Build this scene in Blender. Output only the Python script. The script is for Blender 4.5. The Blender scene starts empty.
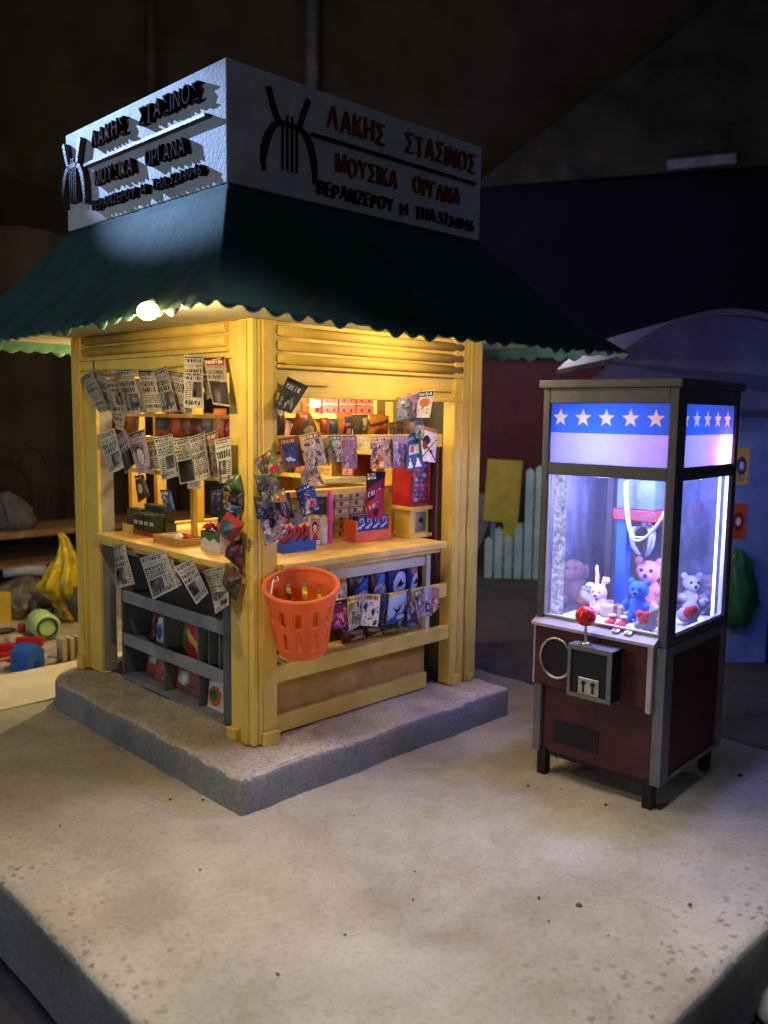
import bpy, bmesh, math, random
import numpy as np
from mathutils import Vector, Matrix, noise as mnoise
PI = math.pi
R = math.radians
random.seed(7)
scene = bpy.context.scene
COL = scene.collection

# ------------------------------------------------------------------ camera
CP = np.array([-2.89661, -3.9782, 1.95148])
YAW, PITCH, ROLL, FPX = 0.791, -0.11429, 0.01333, 864.97
_f = np.array([math.cos(PITCH) * math.cos(YAW), math.cos(PITCH) * math.sin(YAW), math.sin(PITCH)])
_r = np.array([math.sin(YAW), -math.cos(YAW), 0.0])
_u = np.cross(_r, _f)
_r2 = math.cos(ROLL) * _r + math.sin(ROLL) * _u
_u2 = -math.sin(ROLL) * _r + math.cos(ROLL) * _u
cam = bpy.data.cameras.new('camera')
cam.sensor_fit = 'VERTICAL'
cam.sensor_height = 36.0
cam.lens = FPX / 1024 * 36.0
cam.clip_end = 300
cam.clip_start = 0.05
cam.dof.use_dof = True
cam.dof.focus_distance = 5.0
cam.dof.aperture_fstop = 1.1
camo = bpy.data.objects.new('camera', cam)
COL.objects.link(camo)
M = Matrix(((_r2[0], _u2[0], -_f[0], CP[0]), (_r2[1], _u2[1], -_f[1], CP[1]), (_r2[2], _u2[2], -_f[2], CP[2]), (0, 0, 0, 1)))
camo.matrix_world = M
scene.camera = camo

# measuring helpers: where does the line of sight of a photo point meet a real plane of the place
def _ray(px, py):
    return _f + _r2 * (px - 384) / FPX + _u2 * (512 - py) / FPX
def onx(px, py, X):
    d = _ray(px, py); return CP + (X - CP[0]) / d[0] * d
def ony(px, py, Y):
    d = _ray(px, py); return CP + (Y - CP[1]) / d[1] * d
def onz(px, py, Z):
    d = _ray(px, py); return CP + (Z - CP[2]) / d[2] * d
def onplane(px, py, P0, N):
    d = _ray(px, py); return CP + (np.dot(np.array(P0) - CP, N) / np.dot(d, N)) * d

# ------------------------------------------------------------------ colour + materials
def lin(c):
    return tuple((x / 12.92 if x <= 0.04045 else ((x + 0.055) / 1.055) ** 2.4) for x in c)
def hexc(h):
    h = h.lstrip('#'); return tuple(int(h[i:i + 2], 16) / 255 for i in (0, 2, 4))
def C_(c):
    if isinstance(c, str): c = hexc(c)
    return lin(c)

class N:
    def __init__(s, name):
        s.m = bpy.data.materials.new(name); s.m.use_nodes = True
        s.t = s.m.node_tree; s.n = s.t.nodes; s.l = s.t.links
        s.b = s.n['Principled BSDF']; s.out = s.n['Material Output']
    def add(s, typ, **kw):
        nd = s.n.new(typ)
        for k, v in kw.items():
            if k in nd.inputs: nd.inputs[k].default_value = v
            else: setattr(nd, k, v)
        return nd
    def link(s, a, b): s.l.new(a, b)
    def ramp(s, fac, stops):
        r = s.n.new('ShaderNodeValToRGB'); e = r.color_ramp.elements
        while len(e) < len(stops): e.new(0.5)
        for el, (p, c) in zip(e, stops): el.position = p; el.color = (*c, 1)
        s.link(fac, r.inputs[0]); return r.outputs[0]

def mat(name, col, rough=0.6, var=0.12, scale=9.0, bump=0.15, bscale=60.0, metal=0.0, dark=0.75, spec=0.4, stretch=None):
    m = N(name); c = C_(col)
    tc = m.add('ShaderNodeTexCoord'); src = tc.outputs['Object']
    if stretch:
        mp = m.add('ShaderNodeMapping'); mp.inputs['Scale'].default_value = stretch
        m.link(src, mp.inputs[0]); src = mp.outputs[0]
    n1 = m.add('ShaderNodeTexNoise', Scale=scale, Detail=6.0, Roughness=0.6); m.link(src, n1.inputs['Vector'])
    lo = tuple(x * (1 - var * 1.6) * (dark if var > .3 else 1) for x in c); hi = tuple(min(1, x * (1 + var)) for x in c)
    m.link(m.ramp(n1.outputs['Fac'], [(0.3, lo), (0.7, hi)]), m.b.inputs['Base Color'])
    m.b.inputs['Roughness'].default_value = rough; m.b.inputs['Metallic'].default_value = metal
    m.b.inputs['Specular IOR Level'].default_value = spec
    if bump:
        n2 = m.add('ShaderNodeTexNoise', Scale=bscale, Detail=4.0); m.link(src, n2.inputs['Vector'])
        bp = m.add('ShaderNodeBump', Strength=bump, Distance=0.01); m.link(n2.outputs['Fac'], bp.inputs['Height'])
        m.link(bp.outputs[0], m.b.inputs['Normal'])
    return m.m

def vmat(name, rough=0.6, spec=0.3, trans=0.0):
    m = N(name)
    a = m.add('ShaderNodeAttribute', attribute_name='Col')
    tc = m.add('ShaderNodeTexCoord')
    n1 = m.add('ShaderNodeTexNoise', Scale=40.0, Detail=4.0); m.link(tc.outputs['Object'], n1.inputs['Vector'])
    mx = m.add('ShaderNodeMixRGB', blend_type='MULTIPLY'); mx.inputs[0].default_value = 0.35
    m.link(a.outputs['Color'], mx.inputs[1]); m.link(m.ramp(n1.outputs['Fac'], [(0.35, (.55, .55, .55)), (0.6, (1, 1, 1))]), mx.inputs[2])
    m.link(mx.outputs[0], m.b.inputs['Base Color'])
    m.b.inputs['Roughness'].default_value = rough; m.b.inputs['Specular IOR Level'].default_value = spec
    n2 = m.add('ShaderNodeTexNoise', Scale=25.0, Detail=3.0); m.link(tc.outputs['Object'], n2.inputs['Vector'])
    bp = m.add('ShaderNodeBump', Strength=0.4, Distance=0.02); m.link(n2.outputs['Fac'], bp.inputs['Height']); m.link(bp.outputs[0], m.b.inputs['Normal'])
    if trans:
        tr = m.add('ShaderNodeBsdfTranslucent'); m.link(mx.outputs[0], tr.inputs[0])
        ms = m.add('ShaderNodeMixShader'); ms.inputs[0].default_value = trans
        m.link(m.b.outputs[0], ms.inputs[1]); m.link(tr.outputs[0], ms.inputs[2]); m.link(ms.outputs[0], m.out.inputs[0])
    return m.m

def emit(name, col, strength):
    m = N(name); e = m.add('ShaderNodeEmission', Strength=strength); e.inputs[0].default_value = (*C_(col), 1)
    m.link(e.outputs[0], m.out.inputs[0]); return m.m

def concrete(name, base, hi, speck=0.5, edge=None, spk_scale=140.0):
    m = N(name); g = m.add('ShaderNodeNewGeometry'); P = g.outputs['Position']
    n1 = m.add('ShaderNodeTexNoise', Scale=1.6, Detail=8.0, Roughness=0.62); m.link(P, n1.inputs['Vector'])
    base_c = m.ramp(n1.outputs['Fac'], [(0.32, C_(base)), (0.68, C_(hi))])
    n2 = m.add('ShaderNodeTexNoise', Scale=38.0, Detail=6.0, Roughness=0.7); m.link(P, n2.inputs['Vector'])
    mx = m.add('ShaderNodeMixRGB', blend_type='MULTIPLY'); mx.inputs[0].default_value = speck
    m.link(base_c, mx.inputs[1]); m.link(m.ramp(n2.outputs['Fac'], [(0.33, (.42, .39, .35)), (0.50, (1, 1, 1))]), mx.inputs[2])
    v = m.add('ShaderNodeTexVoronoi', Scale=spk_scale); m.link(P, v.inputs['Vector'])
    mx2 = m.add('ShaderNodeMixRGB', blend_type='MIX')
    sp = m.ramp(v.outputs['Color'], [(0.955, (0, 0, 0)), (0.985, (.4, .4, .4))])
    m.link(sp, mx2.inputs[0]); m.link(mx.outputs[0], mx2.inputs[1]); mx2.inputs[2].default_value = (*C_('#e6dcc8'), 1)
    ns = m.add('ShaderNodeTexNoise', Scale=.9, Detail=5.0, Roughness=.6, Distortion=.8); m.link(P, ns.inputs['Vector'])
    st = m.add('ShaderNodeMixRGB', blend_type='MULTIPLY'); st.inputs[0].default_value = .45
    m.link(mx2.outputs[0], st.inputs[1]); m.link(m.ramp(ns.outputs['Fac'], [(.36, (.66, .60, .48)), (.52, (1, 1, 1))]), st.inputs[2])
    nf = m.add('ShaderNodeTexNoise', Scale=150.0, Detail=3.0); m.link(P, nf.inputs['Vector'])
    hm = m.add('ShaderNodeMath', operation='MULTIPLY_ADD'); hm.inputs[1].default_value = .35; m.link(nf.outputs['Fac'], hm.inputs[0]); m.link(n2.outputs['Fac'], hm.inputs[2])
    colr = st.outputs[0]; hgt = hm.outputs[0]
    if edge:      # coarse pits where the plaster broke up along the edges of the board
        sx = m.add('ShaderNodeSeparateXYZ'); m.link(P, sx.inputs[0])
        def rng(sock, a, b):
            r = m.add('ShaderNodeMapRange'); r.inputs['From Min'].default_value = a; r.inputs['From Max'].default_value = b
            r.inputs['To Min'].default_value = 1; r.inputs['To Max'].default_value = 0; m.link(sock, r.inputs[0]); return r.outputs[0]
        ma = m.add('ShaderNodeMath', operation='MAXIMUM')
        m.link(rng(sx.outputs[0], edge[0], edge[0] + .62), ma.inputs[0]); m.link(rng(sx.outputs[1], edge[1], edge[1] + .75), ma.inputs[1])
        n3 = m.add('ShaderNodeTexNoise', Scale=3.2, Detail=3.0); m.link(P, n3.inputs['Vector'])
        mm = m.add('ShaderNodeMath', operation='MULTIPLY'); m.link(ma.outputs[0], mm.inputs[0])
        m.link(m.ramp(n3.outputs['Fac'], [(0.36, (0, 0, 0)), (0.56, (1, 1, 1))]), mm.inputs[1])
        n4 = m.add('ShaderNodeTexNoise', Scale=27.0, Detail=3.0, Roughness=.5, Distortion=.15); m.link(P, n4.inputs['Vector'])
        v4 = m.add('ShaderNodeTexVoronoi', Scale=21.0, Randomness=1.0); av = m.add('ShaderNodeVectorMath', operation='ADD'); sc_ = m.add('ShaderNodeVectorMath', operation='SCALE'); sc_.inputs['Scale'].default_value = .05
        m.link(n4.outputs['Color'], sc_.inputs[0]); m.link(P, av.inputs[0]); m.link(sc_.outputs[0], av.inputs[1]); m.link(av.outputs[0], v4.inputs['Vector'])
        pd = m.ramp(v4.outputs['Distance'], [(0.14, (1, 1, 1)), (0.40, (0, 0, 0))]); pr_ = m.ramp(v4.outputs['Color'], [(0.30, (0, 0, 0)), (0.55, (1, 1, 1))])
        pt = m.add('ShaderNodeMath', operation='MULTIPLY'); m.link(pd, pt.inputs[0]); m.link(pr_, pt.inputs[1]); pit = pt.outputs[0]
        pm = m.add('ShaderNodeMath', operation='MULTIPLY'); m.link(mm.outputs[0], pm.inputs[0]); m.link(pit, pm.inputs[1])
        mx3 = m.add('ShaderNodeMixRGB', blend_type='MIX'); pm2 = m.add('ShaderNodeMath', operation='MULTIPLY'); pm2.inputs[1].default_value = .62
        m.link(pm.outputs[0], pm2.inputs[0]); m.link(pm2.outputs[0], mx3.inputs[0]); m.link(colr, mx3.inputs[1]); mx3.inputs[2].default_value = (*C_('#4a4236'), 1)
        colr = mx3.outputs[0]
        sb = m.add('ShaderNodeMath', operation='SUBTRACT'); m.link(hgt, sb.inputs[0])
        pk = m.add('ShaderNodeMath', operation='MULTIPLY'); pk.inputs[1].default_value = 1.4; m.link(pm.outputs[0], pk.inputs[0]); m.link(pk.outputs[0], sb.inputs[1])
        hgt = sb.outputs[0]
    m.link(colr, m.b.inputs['Base Color']); m.b.inputs['Roughness'].default_value = 0.92; m.b.inputs['Specular IOR Level'].default_value = .15
    bp = m.add('ShaderNodeBump', Strength=0.55, Distance=0.012); m.link(hgt, bp.inputs['Height']); m.link(bp.outputs[0], m.b.inputs['Normal'])
    return m.m

def glassmat(name, tint=(1, 1, 1), dust_haze=0.08, gloss=0.06):
    m = N(name); tc = m.add('ShaderNodeTexCoord')
    t = m.add('ShaderNodeBsdfTransparent'); t.inputs[0].default_value = (*tint, 1)
    g = m.add('ShaderNodeBsdfGlossy'); g.inputs['Roughness'].default_value = .04
    d = m.add('ShaderNodeBsdfDiffuse'); d.inputs[0].default_value = (.62, .66, .9, 1)  # dust tinted blue: the cabinet's hazy glow is in its colour too
    s1 = m.add('ShaderNodeMixShader'); s1.inputs[0].default_value = gloss; m.link(t.outputs[0], s1.inputs[1]); m.link(g.outputs[0], s1.inputs[2])
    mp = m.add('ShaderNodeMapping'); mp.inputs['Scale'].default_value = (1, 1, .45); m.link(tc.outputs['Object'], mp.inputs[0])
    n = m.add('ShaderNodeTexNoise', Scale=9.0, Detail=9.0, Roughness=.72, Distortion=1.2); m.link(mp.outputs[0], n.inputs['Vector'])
    k = m.ramp(n.outputs['Fac'], [(.40, (dust_haze * .45,) * 3), (.62, (dust_haze,) * 3), (.76, (dust_haze * 2.6,) * 3)])
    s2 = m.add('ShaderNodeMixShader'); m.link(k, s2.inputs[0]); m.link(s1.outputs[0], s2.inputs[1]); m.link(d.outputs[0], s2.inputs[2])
    m.link(s2.outputs[0], m.out.inputs[0]); return m.m

def translucent(name, col, tr=.75, var=.08):
    m = N(name); tc = m.add('ShaderNodeTexCoord')
    n = m.add('ShaderNodeTexNoise', Scale=14.0, Detail=4.0); m.link(tc.outputs['Object'], n.inputs['Vector'])
    c = C_(col); k = m.ramp(n.outputs['Fac'], [(.3, tuple(x * (1 - var) for x in c)), (.7, c)])
    a = m.add('ShaderNodeBsdfDiffuse'); b = m.add('ShaderNodeBsdfTranslucent'); m.link(k, a.inputs[0]); m.link(k, b.inputs[0])
    s = m.add('ShaderNodeMixShader'); s.inputs[0].default_value = tr; m.link(a.outputs[0], s.inputs[1]); m.link(b.outputs[0], s.inputs[2])
    m.link(s.outputs[0], m.out.inputs[0]); return m.m

MT = dict(
    yellow=mat('yellow_paint', '#dcbe5c', .5, .08, 3.5, .22, 30),
    yellow_rough=mat('yellow_paint_rough', '#d6b654', .55, .12, 5, .4, 30),
    wood=mat('counter_wood', '#dcb968', .55, .16, 6, .3, 50),
    brownwood=mat('brown_wood', '#b48a42', .6, .2, 6, .3, 40),
    cream=mat('cream_paint', '#cfc7a0', .7, .1, 5, .2, 40),
    greypaint=mat('grey_paint', '#7c8287', .6, .16, 8, .3, 50),
    greyside=mat('grey_side', '#55595e', .65, .18, 8, .3, 50),
    jamb=mat('grey_jamb', '#8f9290', .6, .15, 6, .2, 50),
    darkgrey=mat('dark_grey', '#3d3e3e', .7, .2, 6, .2, 40),
    black=mat('black_paint', '#131316', .6, .2, 9, .2, 50),
    awning=mat('awning_green', '#2b504c', .8, .25, 4, .4, 25),
    mint=mat('awning_mint', '#568a74', .7, .15, 6, .2, 40),
    sign=mat('sign_white', '#bcc4cc', .75, .12, 5, .5, 45),
    letter_red=mat('letter_orange', '#8e4a2c', .45, .3, 14, .3, 60),
    letter_dark=mat('letter_brown', '#2e2218', .45, .25, 14, .3, 60),
    orange=mat('orange_plastic', '#d8683a', .45, .12, 10, .25, 35),
    cab=mat('cabinet_paint', '#4f515a', .55, .18, 8, .3, 60),
    trim=mat('cabinet_trim', '#6c6d72', .5, .16, 9, .25, 60),
    maroon=mat('cabinet_maroon', '#4e2426', .6, .22, 7, .3, 55),
    ledge=mat('ledge_grey', '#b4b0b4', .5, .12, 9, .2, 60),
    chrome=mat('worn_metal', '#c9c4b4', .3, .2, 20, .2, 80, metal=.9),
    redball=mat('red_gloss', '#d81f1c', .22, .08, 9, .05, 40, spec=.6),
    redpaint=mat('red_paint', '#a81d1d', .45, .16, 9, .2, 50),
    bluepaint=mat('blue_paint', '#2456b8', .5, .14, 9, .2, 50),
    claw=mat('claw_grey', '#9fa4ad', .4, .12, 9, .2, 60, metal=.3),
    white=mat('white_paint', '#d8d8d4', .6, .1, 9, .2, 50),
    frost=None,
    cable=mat('white_cable', '#dcdcdc', .5, .05, 9, 0),
    print=vmat('printed_paper', .7, .2, .12),
    foil=vmat('printed_foil', .35, .5),
    card=vmat('printed_card', .6, .3),
    bulb=emit('warm_bulb', '#ffd27a', 16), led=emit('cool_led', '#a9bcff', 9), ledwarm=emit('interior_led', '#ffe9c4', 16),
    glass=glassmat('cabinet_glass', dust_haze=.10), clear=glassmat('clear_plastic', dust_haze=.03, gloss=.08),
    panel=translucent('light_panel', '#d5d6ec', .8), starblue=translucent('star_blue', '#4a86dc', .7), star=translucent('star_cream', '#fff3b8', .72),
)

def frosted():
    m = N('frosted_strip'); tc = m.add('ShaderNodeTexCoord'); n = m.add('ShaderNodeTexNoise', Scale=26.0, Detail=5.0, Roughness=.7); m.link(tc.outputs['Object'], n.inputs['Vector'])
    e = m.add('ShaderNodeEmission', Strength=1.0); m.link(m.ramp(n.outputs['Fac'], [(.34, (.16, .18, .42)), (.5, (.42, .45, .85)), (.66, (.85, .88, 1.3))]), e.inputs[0]); m.link(e.outputs[0], m.out.inputs[0]); return m.m
MT['frost'] = frosted()
# ------------------------------------------------------------------ mesh helpers
class MB:
    """collects shapes in one bmesh; build() links them as ONE object"""
    def __init__(s): s.bm = bmesh.new(); s.mi = 0
    def box(s, x0, x1, y0, y1, z0, z1, bev=0.0, rot=None, c=None):
        co = [Vector(p) for p in ((x0, y0, z0), (x1, y0, z0), (x1, y1, z0), (x0, y1, z0), (x0, y0, z1), (x1, y0, z1), (x1, y1, z1), (x0, y1, z1))]
        if rot is not None:
            k = Vector(c if c else ((x0 + x1) / 2, (y0 + y1) / 2, (z0 + z1) / 2)); co = [k + rot @ (p - k) for p in co]
        vs = [s.bm.verts.new(p) for p in co]
        fs = [s.bm.faces.new([vs[i] for i in q]) for q in ((3, 2, 1, 0), (4, 5, 6, 7), (0, 1, 5, 4), (1, 2, 6, 5), (2, 3, 7, 6), (3, 0, 4, 7))]
        for f in fs: f.material_index = s.mi
        if bev:
            r = bmesh.ops.bevel(s.bm, geom=list({e for f in fs for e in f.edges}), offset=bev, segments=2, profile=.6, affect='EDGES')
            for f in r['faces']: f.material_index = s.mi
        return s
    def prism(s, pts, d, bev=0):
        """pts: loop of 3D points, d: extrusion vector"""
        d = Vector(d); a = [s.bm.verts.new(p) for p in pts]; b = [s.bm.verts.new(Vector(p) + d) for p in pts]
        n = len(a); fs = [s.bm.faces.new(a), s.bm.faces.new(b[::-1])]
        for i in range(n): fs.append(s.bm.faces.new((a[i], b[i], b[(i + 1) % n], a[(i + 1) % n])))
        for f in fs: f.material_index = s.mi
        bmesh.ops.recalc_face_normals(s.bm, faces=fs)
        return s
    def tube(s, pts, r, seg=8, closed=False, cap=True):
        P = [Vector(p) for p in pts]; rings = []; up = None
        for i, p in enumerate(P):
            t = (P[(i + 1) % len(P)] - P[i - 1]) if closed else (P[min(i + 1, len(P) - 1)] - P[max(i - 1, 0)])
            t.normalize()
            if up is None: up = t.orthogonal().normalized()
            up = (up - t * up.dot(t)).normalized(); w = t.cross(up)
            rr = r[i] if isinstance(r, (list, tuple)) else r
            rings.append([s.bm.verts.new(p + (up * math.cos(a) + w * math.sin(a)) * rr) for a in (2 * PI * k / seg for k in range(seg))])
        k = len(rings)
        for i in range(k if closed else k - 1):
            A, B = rings[i], rings[(i + 1) % k]
            for j in range(seg):
                f = s.bm.faces.new((A[j], A[(j + 1) % seg], B[(j + 1) % seg], B[j])); f.material_index = s.mi; f.smooth = True
        if cap and not closed:
            for f in (s.bm.faces.new(rings[0][::-1]), s.bm.faces.new(rings[-1])): f.material_index = s.mi
        return s
    def lathe(s, prof, c=(0, 0, 0), seg=24, axis=None):
        """prof: (radius, height) list; axis: optional 3x3 matrix"""
        c = Vector(c); rings = []
        for r, h in prof:
            ring = []
            for k in range(seg):
                a = 2 * PI * k / seg; v = Vector((r * math.cos(a), r * math.sin(a), h))
                if axis is not None: v = axis @ v
                ring.append(s.bm.verts.new(c + v))
            rings.append(ring)
        for A, B in zip(rings, rings[1:]):
            for j in range(seg):
                f = s.bm.faces.new((A[j], A[(j + 1) % seg], B[(j + 1) % seg], B[j])); f.material_index = s.mi; f.smooth = True
        for ring, rev in ((rings[0], True), (rings[-1], False)):
            f = s.bm.faces.new(ring[::-1] if rev else ring); f.material_index = s.mi
        return s
    def ball(s, c, r, sc=(1, 1, 1), sub=2, rot=None):
        mtx = Matrix.Translation(c) @ (rot.to_4x4() if rot else Matrix()) @ Matrix.Diagonal((r * sc[0], r * sc[1], r * sc[2], 1))
        k = bmesh.ops.create_icosphere(s.bm, subdivisions=sub, radius=1, matrix=mtx)
        for v in k['verts']:
            for f in v.link_faces: f.material_index = s.mi; f.smooth = True
        return s
    def build(s, name, m, parent=None):
        me = bpy.data.meshes.new(name)
        bmesh.ops.recalc_face_normals(s.bm, faces=s.bm.faces)
        s.bm.to_mesh(me); s.bm.free()
        for x in (m if isinstance(m, (list, tuple)) else [m]): me.materials.append(x)
        return link(name, me, parent)

def link(name, me, parent=None):
    o = bpy.data.objects.new(name, me); COL.objects.link(o)
    if parent is not None: o.parent = parent
    return o
def tag(o, label=None, cat=None, group=None, kind=None):
    for k, v in (('label', label), ('category', cat), ('group', group), ('kind', kind)):
        if v: o[k] = v
    return o
def thing(name, label, cat, loc=(0, 0, 0), rotz=0.0, group=None):
    o = bpy.data.objects.new(name, None); COL.objects.link(o); o.empty_display_size = .1
    o.location = loc; o.rotation_euler = (0, 0, rotz)
    return tag(o, label, cat, group)
def recentre(o, hang=False):
    """move a top-level mesh's origin to its base (or its middle when it hangs)"""
    me = o.data; n = len(me.vertices); co = np.empty(n * 3); me.vertices.foreach_get('co', co); co = co.reshape(-1, 3)
    lo, hi = co.min(0), co.max(0); c = (lo + hi) / 2
    if not hang: c[2] = lo[2]
    me.vertices.foreach_set('co', (co - c).ravel()); me.update(); o.location = c
    return o
def modded(o, *mods):
    """apply modifiers without operators"""
    for typ, kw in mods:
        md = o.modifiers.new(typ, typ)
        for k, v in kw.items(): setattr(md, k, v)
    bpy.context.view_layer.update()
    dg = bpy.context.evaluated_depsgraph_get()
    me = bpy.data.meshes.new_from_object(o.evaluated_get(dg)); o.modifiers.clear(); o.data = me
    return o

# ------------------------------------------------------------------ printed sheets, packs and boxes
def paint(nu, nv, layers, seed=0, speck=.05):
    rg = np.random.RandomState(seed)
    U, V = np.meshgrid((np.arange(nu) + .5) / nu, (np.arange(nv) + .5) / nv)
    A = np.zeros((nv, nu, 3))
    for L in layers:
        k = L[0]
        if k == 'fill': A[:] = L[1] if not isinstance(L[1], str) else hexc(L[1]); continue
        c = L[-1]; c = np.array(hexc(c) if isinstance(c, str) else c)
        if k == 'rect': msk = (U >= L[1]) & (U <= L[3]) & (V >= L[2]) & (V <= L[4])
        elif k == 'ell': msk = ((U - L[1]) / L[3]) ** 2 + ((V - L[2]) / L[4]) ** 2 < 1
        elif k == 'band':   # slanted band: v between a+b*u and +w
            d = V - L[1] - L[2] * U; msk = (d > 0) & (d < L[3])
        elif k == 'poly':
            pts = L[1]; msk = np.zeros_like(U, bool); j = len(pts) - 1
            for i in range(len(pts)):
                xi, yi = pts[i]; xj, yj = pts[j]
                cr = ((yi > V) != (yj > V)) & (U < (xj - xi) * (V - yi) / (yj - yi + 1e-9) + xi); msk ^= cr; j = i
        elif k == 'head':   # rows of heavy glyph-like marks
            u0, v0, u1, v1, rows, c = L[1:]; c = np.array(hexc(c) if isinstance(c, str) else c)
            msk = np.zeros_like(U, bool); h = (v1 - v0) / rows
            for r in range(rows):
                band = (V > v0 + r * h + h * .12) & (V < v0 + (r + 1) * h - h * .12)
                on = np.zeros(nu, bool); x = int(u0 * nu)
                end = int((u1 - rg.rand() * .18 * (u1 - u0)) * nu)
                while x < end:
                    w = rg.randint(1, 4); on[x:min(x + w, end)] = True; x += w + (1 if rg.rand() < .75 else 2)
                hole = rg.rand(nv, nu) < .14
                msk |= band & on[None, :] & ~hole
        elif k == 'cols':   # columns of fine print
            u0, v0, u1, v1, nc, c = L[1:]; c = np.array(hexc(c) if isinstance(c, str) else c)
            t = (U - u0) / (u1 - u0) * nc; inside = (U > u0) & (U < u1) & (V > v0) & (V < v1) & ((t % 1) < .86)
            rowi = (np.arange(nv) % 2 == 0)[:, None]
            msk = inside & rowi & (rg.rand(nv, nu) < .75)
        elif k == 'photo':
            u0, v0, u1, v1, c = L[1:]; c = np.array(hexc(c) if isinstance(c, str) else c)
            msk = (U > u0) & (U < u1) & (V > v0) & (V < v1)
            f = np.zeros_like(U)
            for _ in range(7):
                f += np.exp(-(((U - rg.uniform(u0, u1)) / ((u1 - u0) * rg.uniform(.1, .3))) ** 2 + ((V - rg.uniform(v0, v1)) / ((v1 - v0) * rg.uniform(.1, .35))) ** 2)) * rg.uniform(-1, 1)
            A[msk] = (np.clip(c[None, :] * (1 + .9 * f[msk][:, None]), .02, .9)); continue
        elif k == 'blobs':
            u0, v0, u1, v1, n, cols = L[1:]
            for _ in range(n):
                cc = np.array(hexc(cols[rg.randint(len(cols))])); a, b = rg.uniform(u0, u1), rg.uniform(v0, v1)
                ru, rv = (u1 - u0) * rg.uniform(.05, .2), (v1 - v0) * rg.uniform(.04, .16); th = rg.uniform(0, PI)
                du, dv = U - a, V - b
                p, q = du * math.cos(th) + dv * math.sin(th), -du * math.sin(th) + dv * math.cos(th)
                A[((p / ru) ** 2 + (q / rv) ** 2 < 1) & (U > u0) & (U < u1) & (V > v0) & (V < v1)] = cc
            continue
        elif k == 'scrib':  # fine broken marks of a busy printed page
            u0, v0, u1, v1, dens, cols = L[1:]
            for cc in cols:
                m_ = (rg.rand(nv, nu) < dens)
                m_ |= np.roll(m_, 1, rg.randint(2)) & (rg.rand(nv, nu) < .6)
                A[m_ & (U > u0) & (U < u1) & (V > v0) & (V < v1)] = np.array(hexc(cc))
            continue
        A[msk] = c
    A *= 1 + rg.uniform(-speck, speck, (nv, nu, 1)); A = np.clip(A, 0, 1)
    return np.where(A <= .04045, A / 12.92, ((A + .055) / 1.055) ** 2.4)

def grid_mesh(name, P, colr, m, extra=None, parent=None, smooth=True):
    """P: list of (nv+1, nu+1, 3) point grids with matching colour grids"""
    vs, fs, cs, off = [], [], [], 0
    for G, A in zip(P, colr):
        nv, nu = A.shape[:2]; vs.append(G.reshape(-1, 3))
        i = np.arange(nv)[:, None] * (nu + 1) + np.arange(nu)[None, :] + off
        fs.append(np.stack([i, i + nu + 1, i + nu + 2, i + 1], -1).reshape(-1, 4)); cs.append(A.reshape(-1, 3)); off += (nv + 1) * (nu + 1)
    V = np.concatenate(vs); Fc = np.concatenate(fs); Cc = np.concatenate(cs)
    me = bpy.data.meshes.new(name); me.vertices.add(len(V)); me.vertices.foreach_set('co', V.ravel())
    me.loops.add(Fc.size); me.loops.foreach_set('vertex_index', Fc.ravel().astype(np.int32))
    me.polygons.add(len(Fc)); me.polygons.foreach_set('loop_start', np.arange(0, Fc.size, 4, dtype=np.int32))
    if smooth: me.polygons.foreach_set('use_smooth', np.ones(len(Fc), bool))
    me.update(calc_edges=True)
    at = me.attributes.new('Col', 'FLOAT_COLOR', 'FACE')
    at.data.foreach_set('color', np.concatenate([Cc, np.ones((len(Cc), 1))], 1).ravel().astype(np.float32))
    me.materials.append(m); return link(name, me, parent)

def quadgrid(q, nu, nv):
    u = np.linspace(0, 1, nu + 1)[None, :, None]; v = np.linspace(0, 1, nv + 1)[:, None, None]
    a, b, c, d = [np.array(x, float)[None, None, :] for x in q]
    return (a * (1 - u) + b * u) * (1 - v) + (d * (1 - u) + c * u) * v, u[..., 0], v[..., 0]
def normal(q):
    n = np.cross(np.array(q[1]) - q[0], np.array(q[3]) - q[0]); n /= np.linalg.norm(n)
    return n if np.dot(n, CP - np.array(q[0])) > 0 else -n

def sheet(name, label, cat, q, layers, seed, group=None, curl=.02, m=None, nu=None, nv=None):
    q = [np.array(p, float) for p in q]
    w = np.linalg.norm(q[1] - q[0]); h = np.linalg.norm(q[3] - q[0])
    nu = nu or int(np.clip(w / .0062, 16, 44)); nv = nv or int(np.clip(h / .0062, 20, 60))
    G, u, v = quadgrid(q, nu, nv); n = normal(q); rg = np.random.RandomState(seed + 500)
    a, b, c = rg.uniform(-1, 1, 3)
    d = curl * (a * (u - .5) ** 2 * 3 + b * (v ** 2) * (u - .5) * 2.2 + .8 * c * np.sin(v * 3 + u * 2)) + .006 * np.sin(u * 9 + a * 5) * v + .018 * v
    tc_ = CP - G.mean((0, 1)); tc_ /= np.linalg.norm(tc_)
    G = G + (n * .15 + tc_ * .95) * d[..., None]
    o = grid_mesh(name, [G], [paint(nu, nv, layers, seed)], m or MT['print'])
    tag(o, label, cat, group); return recentre(o, True)

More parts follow.
